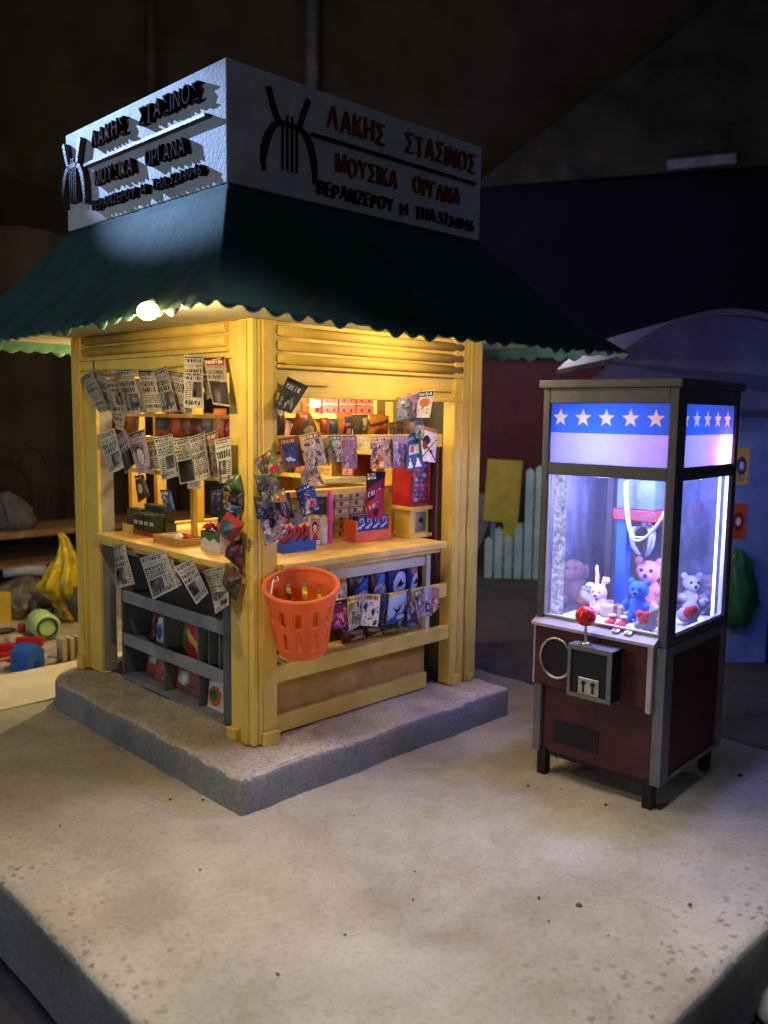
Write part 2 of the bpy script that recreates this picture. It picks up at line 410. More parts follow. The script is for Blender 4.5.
def pouch(name, label, cat, q, layers, seed, thick=.05, group=None, m=None, hang=False, back=None):
    """a filled foil bag: two bulging printed faces that meet in crimped ends"""
    q = [np.array(p, float) for p in q]; w = np.linalg.norm(q[1] - q[0]); h = np.linalg.norm(q[3] - q[0])
    nu = int(np.clip(w / .007, 14, 34)); nv = int(np.clip(h / .007, 16, 44))
    G, u, v = quadgrid(q, nu, nv); n = normal(q); rg = np.random.RandomState(seed + 900)
    vv = np.clip((v - .07) / .86, 0, 1)
    bul = (np.clip(4 * u * (1 - u), 0, 1) ** .6) * (np.clip(4 * vv * (1 - vv), 0, 1) ** .55)
    wr = .07 * np.sin(u * 17 + rg.rand() * 6 + v * 5) * np.sin(v * 11 + rg.rand() * 6) + .06 * np.sin(u * 40) * ((v < .1) | (v > .9))
    A = paint(nu, nv, layers, seed)
    G1 = G + n * (thick * (bul + wr * bul + .02))[..., None]; G2 = G - n * (thick * .8 * bul)[..., None]
    o = grid_mesh(name, [G1, G2[:, ::-1]], [A, A[:, ::-1] * .6], m or MT['foil'])
    tag(o, label, cat, group); return recentre(o, hang)

def cuboid(name, o0, ex, ey, ez, layers, seed, side='#888888', m=None, parent=None, top=None):
    """box with a printed front: o0 = front bottom left, ex = width, ez = height, ey = depth vectors"""
    o0, ex, ey, ez = [np.array(t, float) for t in (o0, ex, ey, ez)]
    w, h = np.linalg.norm(ex), np.linalg.norm(ez)
    nu = int(np.clip(w / .0065, 6, 40)); nv = int(np.clip(h / .0065, 6, 44))
    def face(a, b, c, d, A): G, _, _ = quadgrid((a, b, c, d), A.shape[1], A.shape[0]); return G
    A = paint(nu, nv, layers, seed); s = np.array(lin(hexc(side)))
    def flat(k): return np.tile(s * k, (2, 2, 1))  # shading is in the face colours: top lighter, rear and base darker
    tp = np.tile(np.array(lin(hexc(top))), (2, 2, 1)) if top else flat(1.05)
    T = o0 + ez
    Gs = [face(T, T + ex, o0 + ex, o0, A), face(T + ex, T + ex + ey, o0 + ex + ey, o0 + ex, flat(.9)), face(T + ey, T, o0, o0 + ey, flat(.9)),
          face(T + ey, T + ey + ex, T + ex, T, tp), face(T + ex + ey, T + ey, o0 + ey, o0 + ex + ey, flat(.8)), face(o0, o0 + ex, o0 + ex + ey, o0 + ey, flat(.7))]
    return grid_mesh(name, Gs, [A, flat(.9), flat(.9), tp, flat(.8), flat(.7)], m or MT['card'], parent=parent, smooth=False)
# ------------------------------------------------------------------ the setting
G = -0.208
MT['board'] = concrete('board_plaster', '#a09888', '#beb6a6', .34, edge=(-1.5, -2.65))
MT['slab'] = concrete('slab_concrete', '#9a9082', '#ccc2b2', .85, spk_scale=75.0)
MT['side_grey'] = concrete('side_grey', '#74767a', '#94948f', .6, spk_scale=110)
MT['tarmac'] = concrete('dark_tarmac', '#4b4a4e', '#66605f', .5)

def plaster_block(name, x0, x1, y0, y1, z0, z1, step, rad, amp, m, rc_far=0.0, seed=0):
    """a cast block with a worn rounded top edge; the top is a fine grid so that dips and crumbs are real"""
    nx, ny = int((x1 - x0) / step), int((y1 - y0) / step)
    hx, hy = (x1 - x0) / 2, (y1 - y0) / 2; cx, cy = (x0 + x1) / 2, (y0 + y1) / 2
    def edge_axis(n, h):      # tighter spacing near the edge
        t = [(-1 + 2 * i / n) for i in range(n + 1)]; return [h * x for x in t]
    xs, ys = edge_axis(nx, hx), edge_axis(ny, hy)
    xs = sorted(set(xs + [s_ * (hx - rad * k) for s_ in (-1, 1) for k in (.06, .18, .35, .6)])); ys = sorted(set(ys + [s_ * (hy - rad * k) for s_ in (-1, 1) for k in (.06, .18, .35, .6)]))
    V, nxx, nyy = [], len(xs), len(ys)
    for y in ys:
        for x in xs:
            px, py = x, y
            rc = (rc_far if px < 0 < py else .03) if rc_far else 0
            if rc:            # round the corners in plan
                qx, qy = abs(px) - (hx - rc), abs(py) - (hy - rc)
                if qx > 0 and qy > 0:
                    m_ = max(qx, qy); L = math.hypot(qx, qy)
                    k = m_ / L; px = math.copysign(hx - rc + qx * k, px); py = math.copysign(hy - rc + qy * k, py)
            if rc:
                qx, qy = max(abs(px) - (hx - rc), 0), max(abs(py) - (hy - rc), 0)
                de = rc - math.hypot(qx, qy) if (qx > 0 and qy > 0) else min(hx - abs(px), hy - abs(py))
            else: de = min(hx - abs(px), hy - abs(py))
            p = Vector((px * 2.1 + seed, py * 2.1, 0))
            z = z1 + amp * mnoise.fractal(p, .9, 2.1, 5) + amp * .35 * mnoise.noise(p * 9)
            if de < rad: t = 1 - max(de, 0) / rad; z -= rad * .75 * (1 - math.sqrt(max(0, 1 - t * t)))
            w = amp * .8 * mnoise.noise(Vector((px * 3, py * 3, seed + 4)))
            V.append((cx + px + (w if de < .02 else 0), cy + py + (w if de < .02 else 0), z))
    F_ = [(j * nxx + i, j * nxx + i + 1, (j + 1) * nxx + i + 1, (j + 1) * nxx + i) for j in range(nyy - 1) for i in range(nxx - 1)]
    loop = list(range(nxx)) + [j * nxx + nxx - 1 for j in range(1, nyy)] + [(nyy - 1) * nxx + i for i in range(nxx - 2, -1, -1)] + [j * nxx for j in range(nyy - 2, 0, -1)]
    base = len(V)
    for lev in (.5, 1):
        for k in loop: x, y, z = V[k]; o = .012 * mnoise.noise(Vector((x * 5, y * 5, lev * 3))); V.append((x + o * (lev < 1), y + o * (lev < 1), z + (z0 - z) * lev))
    n = len(loop); rings = [loop, [base + i for i in range(n)], [base + n + i for i in range(n)]]
    for A, B in zip(rings, rings[1:]):
        for i in range(n): F_.append((A[i], B[i], B[(i + 1) % n], A[(i + 1) % n]))
    me = bpy.data.meshes.new(name); me.from_pydata(V, [], F_); me.polygons.foreach_set('use_smooth', [True] * len(F_)); me.materials.append(m)
    me.materials.append(MT['side_grey']); me.update()
    bm = bmesh.new(); bm.from_mesh(me); bmesh.ops.recalc_face_normals(bm, faces=bm.faces)
    for f in bm.faces:
        c_ = f.calc_center_median(); f.material_index = 1 if abs(f.normal.z) < .62 + .12 * mnoise.noise(c_ * 14) + .2 * mnoise.noise(c_ * 3) else 0
    bm.to_mesh(me); bm.free()
    return link(name, me)

tag(plaster_block('ground', -1.50, 2.76, -2.68, 2.22, -.59, G, .035, .055, .010, MT['board'], seed=3), kind='structure')
MT['floor'] = mat('dark_floor', '#2a2430', .8, .3, 3, .4, 12)
b = MB(); b.box(-14, 26, -14, 26, -.64, -.60); tag(b.build('floor', MT['floor']), kind='structure')
b = MB(); b.box(-3.2, 2.6, 3.10, 6.4, -.60, -.25); tag(recentre(b.build('worktop', mat('worktop', '#a79e8c', .6, .28, 3, .2, 20))), 'pale worn worktop under the clutter behind the white foam board', 'worktop')
b = MB(); b.box(-2.6, 2.2, 2.25, 3.08, -.6, -.215, .01)
tag(recentre(b.build('foam_board', mat('foam_board', '#ddd5bd', .7, .08, 3, .25, 12))), 'white foam board strip lying along the back of the plaster ground', 'board')
b = MB(); b.box(2.79, 9.5, -4.5, 7.5, -.60, -.25); tag(b.build('road', MT['tarmac']), kind='structure')
dirc = np.array([.7026, .7111, 0]); rgt = np.array([.7111, -.7026, 0])
wc = CP * np.array([1, 1, 0]) + dirc * 17.5
b = MB(); p = [wc + rgt * a + np.array([0, 0, z]) for a, z in ((-14, -.6), (14, -.6), (14, 16), (-14, 16))]
b.prism([tuple(x) for x in p], tuple(dirc * .1))
tag(b.build('wall', mat('dark_wall', '#5a5040', .9, .26, .9, .4, 8, dark=.6)), kind='structure')

# concrete slab under the kiosk
tag(recentre(plaster_block('concrete_slab', -.322, 2.03, -.318, 2.30, G - .004, 0, .025, .05, .015, MT['slab'], rc_far=.42, seed=11)),
    'speckled grey concrete slab with worn edges under the yellow kiosk', 'slab')

# ------------------------------------------------------------------ the kiosk
W, D, H = 1.985, 2.24, 2.46
kiosk = thing('kiosk', 'yellow wooden street kiosk with dark green awning and white rooftop sign', 'kiosk')
Y, YR = MT['yellow'], MT['yellow_rough']
def kbox(name, *a, m=Y, parent=kiosk, bev=.006):
    b = MB(); b.box(*a, bev); return b.build(name, m, parent)
# corner posts, each with its little foot block
def post(x0, x1, y0, y1, foot=None, groove=None):
    p = kbox('corner_post', x0, x1, y0, y1, .012, H)
    if foot: kbox('post_foot', *foot, m=YR, parent=p, bev=.008)
    if groove:
        b = MB()
        for g in groove: b.box(*g, .003)
        b.build('moulding', YR, p)
post(-.022, .011, -.022, .112, groove=[(-.034, -.0225, .022, .07, .014, H - .01)])
post(0, .085, .116, .235, foot=(-.045, -.001, .135, .226, .002, .075))
post(.016, .15, -.022, .095, foot=(.03, .145, -.06, -.0225, .002, .085), groove=[(.045, .115, -.032, -.0225, .09, H - .01)])
post(-.02, .09, 2.085, 2.22, foot=(-.055, -.021, 2.10, 2.19, .002, .10), groove=[(-.03, -.0205, 2.11, 2.16, .11, H - .01)])
post(.004, .03, 1.895, 2.08)
post(1.69, 1.845, -.02, .08, foot=(1.71, 1.79, -.055, -.0205, .002, .08), groove=[(1.765, 1.79, -.03, -.0205, .09, H - .01), (1.69, 1.72, -.026, -.0205, .09, H - .01)])
post(1.86, W, -.02, .10, foot=(1.88, 1.94, -.045, -.0205, .002, .05), groove=[(1.855, 1.87, -.034, -.0205, .01, H - .01)])
post(1.90, W, 2.10, 2.22)
# fascias over the two open fronts
fr = kbox('fascia', .152, 1.81, .002, .04, 2.04, H)
b = MB()
for z, h in ((2.405, .062), (2.325, .062), (2.25, .06)):
    b.tube([(.153, -.004, z), (1.77, -.004, z)], h / 2, 10)
b.build('moulding', YR, fr)
b = MB(); b.box(.153, 1.775, -.036, .0015, 2.196, 2.215, .005); b.box(.152, 1.815, -.028, .0015, 2.030, 2.058, .006); b.box(1.779, 1.815, -.022, .0015, 2.062, H - .01, .004)
b.box(.26, .55, -.022, .0015, 2.105, 2.128, .004); b.box(1.36, 1.66, -.022, .0015, 2.10, 2.118, .004)
b.build('lip', YR, fr)
fl = kbox('fascia', .004, .04, .237, 1.928, 2.17, H)
b = MB()
for z in (2.43, 2.352): b.tube([(.002, .24, z), (.002, 2.0, z)], .034, 10)
b.build('moulding', YR, fl)
b = MB(); b.box(-.03, .0035, .237, 2.07, 2.288, 2.308, .005); b.box(-.016, .0035, .238, 1.928, 2.165, 2.19, .005); b.build('lip', YR, fl)
# crossbars
kbox('crossbar', .012, .04, .24, 1.98, 1.665, 1.775, m=YR)
kbox('crossbar', .152, 1.60, .004, .03, 1.722, 1.812, m=YR)
kbox('crossbar', .50, 1.675, .0, .03, .656, .758, m=YR)
kbox('crossbar', .152, 1.69, -.012, .03, .352, .452, m=YR)
# counters
cl = MB(); cl.box(-.045, .40, .237, 1.87, 1.02, 1.062, .006); cl.box(-.015, .38, .24, 1.86, .985, 1.017, .004); cl.build('counter', MT['wood'], kiosk)
cr = MB(); cr.box(.152, 1.59, -.07, .42, 1.026, 1.07, .006); cr.box(.155, 1.56, -.035, .40, .995, 1.023, .005); cr.build('counter', MT['wood'], kiosk)
b = MB(); b.box(.16, 1.53, .05, .08, .90, .993); b.box(1.49, 1.53, .03, .07, .36, .99); b.build('counter_apron', MT['cream'], kiosk)
kbox('base_panel', .155, 1.56, .10, .13, .012, .352, m=MT['brownwood'])
kbox('skirting', .155, 1.54, .055, .097, .012, .125, m=YR)
kbox('jamb', 1.715, 1.745, .085, .62, .012, 2.42, m=MT['darkgrey'])
kbox('jamb', .032, .135, 1.905, 1.93, .012, 2.2, m=MT['jamb'])
# floor, ceiling, inner walls
kbox('kiosk_floor', .10, 1.98, .14, 2.2, .004, .011, m=MT['darkgrey'], bev=0)
kbox('ceiling', -.60, W + .60, -.60, D + .60, 2.462, 2.485, m=MT['cream'], bev=0)
# back wall (far side): yellow studs and dark openings
bw = MB()
for x0, x1 in ((.40, .52), (.62, .70), (.95, 1.05), (1.40, 1.50)): bw.box(x0, x1, 2.13, 2.18, .012, 2.45)
bw.box(.36, 1.9, 2.12, 2.19, 1.64, 1.74); bw.box(.36, 1.9, 2.12, 2.19, 2.1, 2.45); bw.box(.36, 1.9, 2.12, 2.19, .95, 1.05); bw.box(.36, 1.9, 2.15, 2.19, .012, .95)
bw.build('rear_frame', YR, kiosk)
sw = MB(); sw.box(1.90, 1.93, .12, 2.1, .012, 2.45); sw.build('side_wall', MT['yellow'], kiosk)
sh = MB()
for z in (.45, .95, 1.44, 1.70, 1.93): sh.box(1.60, 1.898, .66, 2.09, z - .03, z)
for y in (.66, 1.40, 2.05): sh.box(1.60, 1.898, y, y + .035, .012, 2.2)
sh.box(1.57, 1.599, .66, 2.09, 1.64, 1.73)
sh.build('inner_shelf', YR, kiosk)
isl = MB(); isl.box(.30, 1.58, .44, .52, 1.39, 1.43); isl.box(.30, 1.58, .34, .52, 1.76, 1.785); isl.box(.28, .32, .44, .52, .012, 2.03); isl.box(1.55, 1.585, .44, .52, .012, 2.03)
isl.box(.33, 1.54, .06, .26, .40, .43); isl.box(.33, 1.54, .06, .26, .66, .69)
isl.build('display_shelf', YR, kiosk)
lr = MB(); lr.box(.22, .245, .30, 1.9, 1.50, 1.53); lr.box(.30, .33, 1.1, 1.14, 1.07, 2.2); lr.box(.24, .34, .25, 1.9, 1.90, 1.925); lr.box(.245, .36, .25, 1.9, 1.735, 1.76); lr.build('inner_rail', YR, kiosk)
# the small interior lamp, a bare strip under the shelf
lb = MB(); lb.box(1.545, 1.60, 1.30, 1.36, 1.99, 2.04, .01); lb.build('strip_lamp', MT['ledwarm'], kiosk)

# awning: a skirt of painted sheet from the sign box down to a scalloped edge
def awning():
    o, zt, ze = .745, 3.20, 2.40
    ix0, ix1, iy0, iy1 = -.07, 2.06, .13, 2.05
    per, cen = [], Vector((1.0, 1.09, 0))
    # outline of the top and of the edge, sampled together; corners slightly rounded
    sides = [((ix0, iy0), (ix1, iy0), (-o, -o), (2.80, -o)), ((ix1, iy0), (ix1, iy1), (2.80, -o), (2.78, D + o)),
             ((ix1, iy1), (ix0, iy1), (2.78, D + o), (-o, D + o)), ((ix0, iy1), (ix0, iy0), (-o, D + o), (-o, -o))]
    n, rows = 150, 10
    outer = []
    tooth = n / 27
    rg = random.Random(5)
    jit = [rg.uniform(.35, 1.5) for _ in range(400)]
    idx = 0
    for a0, a1, b0, b1 in sides:
        for i in range(n):
            t = i / n
            top = Vector((a0[0] + (a1[0] - a0[0]) * t, a0[1] + (a1[1] - a0[1]) * t, zt))
            bot = Vector((b0[0] + (b1[0] - b0[0]) * t, b0[1] + (b1[1] - b0[1]) * t, ze + .035 * max(0, 1 - abs(a0[0] - ix0) * 9) * max(0, t - .45) / .55 * (b0[0] < 0 and b1[0] < 0) + .035 * max(0, 1 - t * 3) * (b0[1] < 0 and b1[1] < 0 and b0[0] < 0) - .022 * math.sin(PI * t) + (.10 * t if (b0[0] > 2 and b1[0] > 2) else .10 * (1 - t) if (b0[1] > 2 and b1[1] > 2) else 0)))
            k = i / tooth; ph = (k % 1); j = jit[int(idx / tooth) % 400]
            sc = -.033 * (math.sin(PI * ph) ** .75) * j + .02        # cusps point up between hanging lobes
            col = []
            for r in range(rows + 1):
                s = r / rows
                p = top.lerp(bot, s); p.z -= .05 * math.sin(PI * s)     # slack
                ctr = (p - cen); ctr.z = 0
                edge = min(t, 1 - t) * 2
                p -= ctr * (.012 * max(0, 1 - edge * 9) ** 2 * s)           # soft hip
                p.z += .006 * mnoise.noise(Vector((p.x * 4, p.y * 4, s * 3)))
                if r == rows: p.z += 0
                col.append(p)
            e = col[-1].copy(); out = (e - cen); out.z = 0; out.normalize()
            col.append(e + Vector((0, 0, -.012 + sc)) + out * .004)
            outer.append(col); idx += 1
    b = MB(); bm = b.bm
    def shell(off, mi, flip):
        vs = [[bm.verts.new(p + off(p)) for p in col] for col in outer]; m_ = len(vs)
        for i in range(m_):
            for r in range(len(vs[0]) - 1):
                q = (vs[i][r], vs[i][r + 1], vs[(i + 1) % m_][r + 1], vs[(i + 1) % m_][r])
                f = bm.faces.new(q[::-1] if flip else q); f.material_index = mi; f.smooth = True
        return vs
    def inw(p):
        c = cen - p; c.z = 0; c.normalize(); return c * .010 + Vector((0, 0, -.006))
    A = shell(lambda p: Vector((0, 0, 0)), 0, False); B = shell(inw, 1, True)
    for r in (0, -1):
        for i in range(len(A)):
            k = (i + 1) % len(A); f = bm.faces.new((A[i][r], A[k][r], B[k][r], B[i][r])); f.material_index = 1
    return b.build('awning', [MT['awning'], MT['mint']], kiosk)
awning()

# rooftop sign box with raised letters on both visible faces
sx0, sx1, sy0, sy1, sz0, sz1 = -.085, 2.08, .115, 2.067, 3.19, 3.837
sb = MB(); sb.box(sx0, sx1, sy0, sy1, sz0, sz1, .008)
signbox = sb.build('sign_box', MT['sign'], kiosk)
def letters(text, face, a0, a1, z0, z1, m, ext, seed):
    """hand-cut raised letters; a runs along the face as it is read"""
    rg = random.Random(seed); cu = bpy.data.curves.new('letters', 'FONT'); cu.extrude = .5; cu.offset = -.014; cu.resolution_u = 3; cu.fill_mode = 'BOTH'
    to = bpy.data.objects.new('letters', cu); COL.objects.link(to)
    words, x = [[]], 0.0
    for ch in text:
        if ch == ' ':
            x += .62
            if words[-1]: words.append([])
            continue
        cu.body = ch; bpy.context.view_layer.update()
        me = bpy.data.meshes.new_from_object(to.evaluated_get(bpy.context.evaluated_depsgraph_get()))
        co = [v.co.copy() for v in me.vertices]; xs = [c.x for c in co]; ys = [c.y for c in co]
        if max(xs) == min(xs): continue
        words[-1].append((me, x, min(xs), max(xs))); x += (max(xs) - min(xs)) + .17
    x -= .17; kx = (a1 - a0) / x; kz = (z1 - z0) / .73
    for wi, grp in enumerate(words):
      bm = bmesh.new()
      for me, xo, lo, hi in grp:
        t = bmesh.new(); t.from_mesh(me); ang = R(rg.uniform(-3, 3)); dz = rg.uniform(-.006, .006); w = (hi - lo)
        for v in t.verts:
            u = v.co.x - lo; y = v.co.y
            u2 = (u - w / 2) * .97 * math.cos(ang) - (y - .36) * math.sin(ang) * .5 + w / 2; y2 = (u - w / 2) * math.sin(ang) + y
            a = a0 + (xo + u2) * kx; z = z0 + y2 * kz + dz; e = (v.co.z + .5) * ext + .0005
            v.co = (a, sy0 - e, z) if face == 'R' else (sx0 - e, a, z)
        tm = bpy.data.meshes.new('tmp'); t.to_mesh(tm); t.free(); bm.from_mesh(tm); bpy.data.meshes.remove(tm); bpy.data.meshes.remove(me)
      bmesh.ops.recalc_face_normals(bm, faces=bm.faces)
      wm_ = bpy.data.meshes.new('lettering'); bm.to_mesh(wm_); bm.free(); wm_.materials.append(m); link('lettering', wm_, signbox)
    bpy.data.objects.remove(to); bpy.data.curves.remove(cu)
def lyre(face, a0, a1, z0, z1, ext):
    b = MB()
    def P(u, v): a = a0 + (a1 - a0) * u; z = z0 + (z1 - z0) * v; return (a, sy0 - ext * .5, z) if face == 'R' else (sx0 - ext * .5, a, z)
    def bar(pts, w):   # flat raised strip
        k = len(pts); L_, R_ = [], []
        for i, (u, v) in enumerate(pts):
            u2, v2 = pts[min(i + 1, k - 1)]; u1, v1 = pts[max(i - 1, 0)]; dx, dy = (u2 - u1) * .37, (v2 - v1) * .47; l = math.hypot(dx, dy) or 1
            ww = w[i] if isinstance(w, list) else w
            L_.append((u - dy / l * ww / .37, v + dx / l * ww / .47)); R_.append((u + dy / l * ww / .37, v - dx / l * ww / .47))
        d = (0, -ext, 0) if face == 'R' else (-ext, 0, 0)
        for i in range(k - 1):
            q = [L_[i], L_[i + 1], R_[i + 1], R_[i]]
            b.prism([Vector(P(*t)) + Vector(d) * -.5 + Vector(d) * .02 for t in q], d)
    bar([(.10, .98), (.16, .84), (.23, .70), (.30, .62)], .016); bar([(.86, .98), (.78, .84), (.72, .72), (.68, .62)], .016)
    bar([(.34, .62), (.20, .56), (.10, .44), (.03, .28), (.0, .14), (.02, .02)], [.013, .018, .022, .022, .016, .010])
    bar([(.64, .62), (.80, .56), (.90, .44), (.96, .28), (.99, .12), (.98, .0)], [.013, .018, .022, .022, .016, .010])
    bar([(.30, .615), (.70, .615)], .014)
    for u in (.36, .45, .54, .63): bar([(u, .72 if u in (.45, .54) else .60), (u, .07)], .0042)
    b.build('lyre_emblem', MT['letter_dark'], signbox)
LR, LD = MT['letter_red'], MT['letter_dark']
letters('ΛΑΚΗΣ  ΣΤΑΣΙΝΟΣ', 'R', .62, 1.99, 3.63, 3.762, LR, .03, 1)
letters('ΜΟΥΣΙΚΑ  ΟΡΓΑΝΑ', 'R', .69, 1.83, 3.388, 3.50, LR, .03, 2)
letters('ΒΕΡΑΝΖΕΡΟΥ 14 ΤΗΛ.5234046', 'R', .545, 1.985, 3.235, 3.318, LD, .03, 3)
lyre('R', .15, .535, 3.29, 3.765, .016)
b = MB(); b.box(.495, 1.995, sy0 - .03, sy0 - .0005, 3.556, 3.574); b.build('divider_line', LD, signbox)
LL = mat('letter_orange_shaded', '#3a241e', .85, .3, 14, .3, 60, spec=.08); LD2 = mat('letter_brown_shaded', '#241c18', .85, .3, 14, .3, 60, spec=.08)  # dark copies of the letter paints; the unlit side's shade is in the colour
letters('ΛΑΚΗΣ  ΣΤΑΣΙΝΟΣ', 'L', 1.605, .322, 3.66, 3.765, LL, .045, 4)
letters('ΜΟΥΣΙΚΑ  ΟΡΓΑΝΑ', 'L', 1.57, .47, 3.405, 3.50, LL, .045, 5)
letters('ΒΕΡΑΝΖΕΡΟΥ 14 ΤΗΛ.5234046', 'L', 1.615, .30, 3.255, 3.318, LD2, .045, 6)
lyre('L', 2.045, 1.715, 3.32, 3.765, .045)
b = MB(); b.box(sx0 - .045, sx0 - .0005, .26, 1.715, 3.556, 3.574); b.build('divider_line', LD, signbox)

# bulbs under the awning: one shows at the edge on the left side, one hides behind the edge on the right side, an unseen rear one is added
def bulb(c):
    b = MB(); b.ball(c, .052 if c[0] < 0 else .032, (.8, 1.5 if c[0] < 0 else 1.1, .85)); o = b.build('light_bulb', MT['bulb'], kiosk)  # left bulb made big and wide, so its flare is in the shape
    s = MB(); s.tube([(c[0], c[1], c[2] + .03), (c[0] + (.03 if c[0] < 0 else 0), c[1], c[2] + .055)], .016, 8); s.build('socket', MT['white'], o)
B1 = onx(148, 311, -.775); bulb(tuple(B1)); B2 = np.array([1.0, -.60, 2.415]); bulb((1.05, 2.80, 2.40)); bulb(tuple(B2))  # the rear bulb is an addition to light the foam board and clutter
# ------------------------------------------------------------------ the claw machine
MO = np.array([1.75629, -1.41355, G]); MZ = -1.5128
MXa = np.array([math.cos(MZ), math.sin(MZ), 0]); MYa = np.array([-math.sin(MZ), math.cos(MZ), 0])
def mloc(p): d = np.array(p) - MO; return np.array([d @ MXa, d @ MYa, d[2]])
def mfront(px, py, y=-.4335): return mloc(onplane(px, py, MO + MYa * y, MYa))
def mworld(p): return MO + MXa * p[0] + MYa * p[1] + np.array([0, 0, p[2]])
cm = thing('claw_machine', 'tall claw machine with maroon base, lit windows and starry blue header', 'claw machine', tuple(MO), MZ)
hx, hy = .405, .4335
def mbox(name, *a, m=MT['cab'], parent=cm, bev=.005):
    b = MB(); b.box(*a, bev); return b.build(name, m, parent)
for x0, x1, y0, y1 in ((-.375, -.318, -.42, -.36), (.30, .36, -.42, -.36), (-.375, -.318, .33, .39), (.31, .37, .33, .39)):
    mbox('leg', x0, x1, y0, y1, .004, .17, m=MT['black'])
mbox('leg_brace', -.315, .298, -.40, -.38, .13, .158, m=MT['black'])
body = mbox('lower_cabinet', -.375, .385, -.405, .41, .155, .925, m=MT['maroon'])
for q in ((-.405, -.355, -.4335, -.39, .15, .567), (.345, .405, -.4335, -.33, .15, .925), (.36, .405, .375, .4335, .15, .925), (-.405, -.36, .375, .4335, .15, .925), (.3865, .402, -.329, .374, .868, .924), (.3865, .402, -.329, .374, .15, .172)):
    mbox('trim', *q, m=MT['trim'], parent=body)
up = mbox('front_panel', -.392, .31, -.452, -.406, .575, .928, m=MT['maroon'])
mbox('trim', .311, .343, -.458, -.406, .555, .928, m=MT['ledge'], parent=up); mbox('trim', -.405, -.3925, -.455, -.406, .57, .928, m=MT['ledge'], parent=up)
lg = MB(); lg.prism([(-.41, -.478, .929), (-.41, -.478, .946), (-.41, -.40, .985), (-.41, -.40, .929)], (.765, 0, 0)); lg.build('ledge', MT['ledge'], cm)
sl = MB(); sl.box(-.277, .018, -.4085, -.4055, .226, .362); prize = sl.build('prize_slot', MT['black'], cm)
# ring
rg_ = MB(); c = mfront(555.2, 658.3, -.47)
rg_.tube([(c[0] + .103 * math.cos(a), -.462, c[2] + .118 * math.sin(a)) for a in (2 * PI * k / 40 for k in range(40))], .0095, 8, closed=True)
ring = rg_.build('prize_ring', MT['chrome'], cm)
dk = MB(); dk.prism([(c[0] + .099 * math.cos(a), -.4535, c[2] + .113 * math.sin(a)) for a in (2 * PI * k / 40 for k in range(40))], (0, -.004, 0)); dk.build('dark_disc', MT['black'], ring)
# coin box with grey frame, dark face and worn metal coin plate
yf = -.565
a = mfront(510 + 178 / 2.977, 570 + 218 / 2.977, yf); d_ = mfront(510 + 298 / 2.977, 570 + 402 / 2.977, yf); X0, X1, Z1, Z0 = a[0], d_[0], a[2] - .01, d_[2]
cbx = mbox('coin_box', X0, X1, yf, -.453, Z0, Z1, m=MT['black'])
fb = MB()
for q in ((X0 - .004, X1 + .004, yf - .012, yf - .0005, Z0, Z0 + .022), (X0 - .004, X1 + .004, yf - .012, yf - .0005, Z1 - .016, Z1 + .004), (X0 - .004, X0 + .016, yf - .012, yf - .0005, Z0 + .0225, Z1 - .0165), (X1 - .024, X1 + .004, yf - .012, yf - .0005, Z0 + .0225, Z1 - .0165)): fb.box(*q, .003)
fb.box(X0 - .004, X1 + .004, yf - .012, -.455, Z1 + .0045, Z1 + .012, .003)
fb.build('frame', MT['trim'], cbx)
a = mfront(510 + 205 / 2.977, 570 + 315 / 2.977, yf); d_ = mfront(510 + 265 / 2.977, 570 + 380 / 2.977, yf)
pb = MB(); pb.box(a[0], d_[0], yf - .010, yf - .0005, d_[2], a[2], .004); cp_ = pb.build('coin_plate', MT['chrome'], cbx)
kb = MB()
for t in (.27, .72):
    x = a[0] + (d_[0] - a[0]) * t; kb.box(x - .006, x + .006, yf - .013, yf - .0102, d_[2] + .012, d_[2] + .062); kb.lathe([(.013, 0), (.013, .004)], (x, yf - .0105, a[2] - .03), 12, Matrix.Rotation(PI / 2, 3, 'X'))
kb.build('coin_slot', MT['black'], cp_)
# joystick
jb = mfront(585.8, 616, -.53); jz = Z1 + .012
js = MB(); js.tube([(jb[0] + .004, -.525, jz), (jb[0], -.53, jb[2])], .0075, 8); js.lathe([(.028, jz - .001), (.028, jz + .008), (.012, jz + .014)], (jb[0] + .004, -.525, 0), 14)
joy = js.build('joystick', MT['chrome'], cm)
jk = MB(); jk.ball((jb[0], -.53, jb[2]), .058, sub=3); jk.build('knob', MT['redball'], joy)
for px, py, m in ((616, 634.5, 'redpaint'), (628.5, 636.5, 'white')):
    q = mfront(px, py, -.435); bb = MB(); zz = .969; bb.box(q[0] - .022, q[0] + .022, -.452, -.425, zz - .004, zz + .012, .004, Matrix.Rotation(R(26), 3, 'X')); o = bb.build('button', MT['chrome'], cm)
    b2 = MB(); b2.box(q[0] - .014, q[0] + .004, -.448, -.43, zz + .0125, zz + .016, 0, Matrix.Rotation(R(26), 3, 'X')); b2.build('button_cap', MT[m], o)
# upper frame
fm = MB()
for q in ((-hx, -.362, -hy, -.385), (.355, hx, -hy, -.325), (.362, hx, .387, hy), (-hx, -.362, .387, hy)): fm.box(*q, .9285 if q[2] < 0 and False else .9285, 2.311, .006)
for z0, z1 in ((1.818, 1.888), (2.226, 2.3105)):
    fm.box(-.3615, .3545, -hy + .002, -.392, z0, z1, .004); fm.box(-.3615, .3615, .395, hy - .002, z0, z1, .004)
    fm.box(.366, hx - .002, -.3245, .3865, z0, z1, .004); fm.box(-hx + .002, -.366, -.3845, .3865, z0, z1, .004)
fm.box(.366, hx - .002, -.3245, .3865, .9285, .972, .004); fm.box(-.3615, .3615, .395, hy - .002, .9285, .972, .004); fm.box(-hx + .002, -.366, -.3845, .3865, .9285, .972, .004)
frame = fm.build('cabinet_frame', MT['cab'], cm)
lin_ = MB()      # pale inner sash around the panes
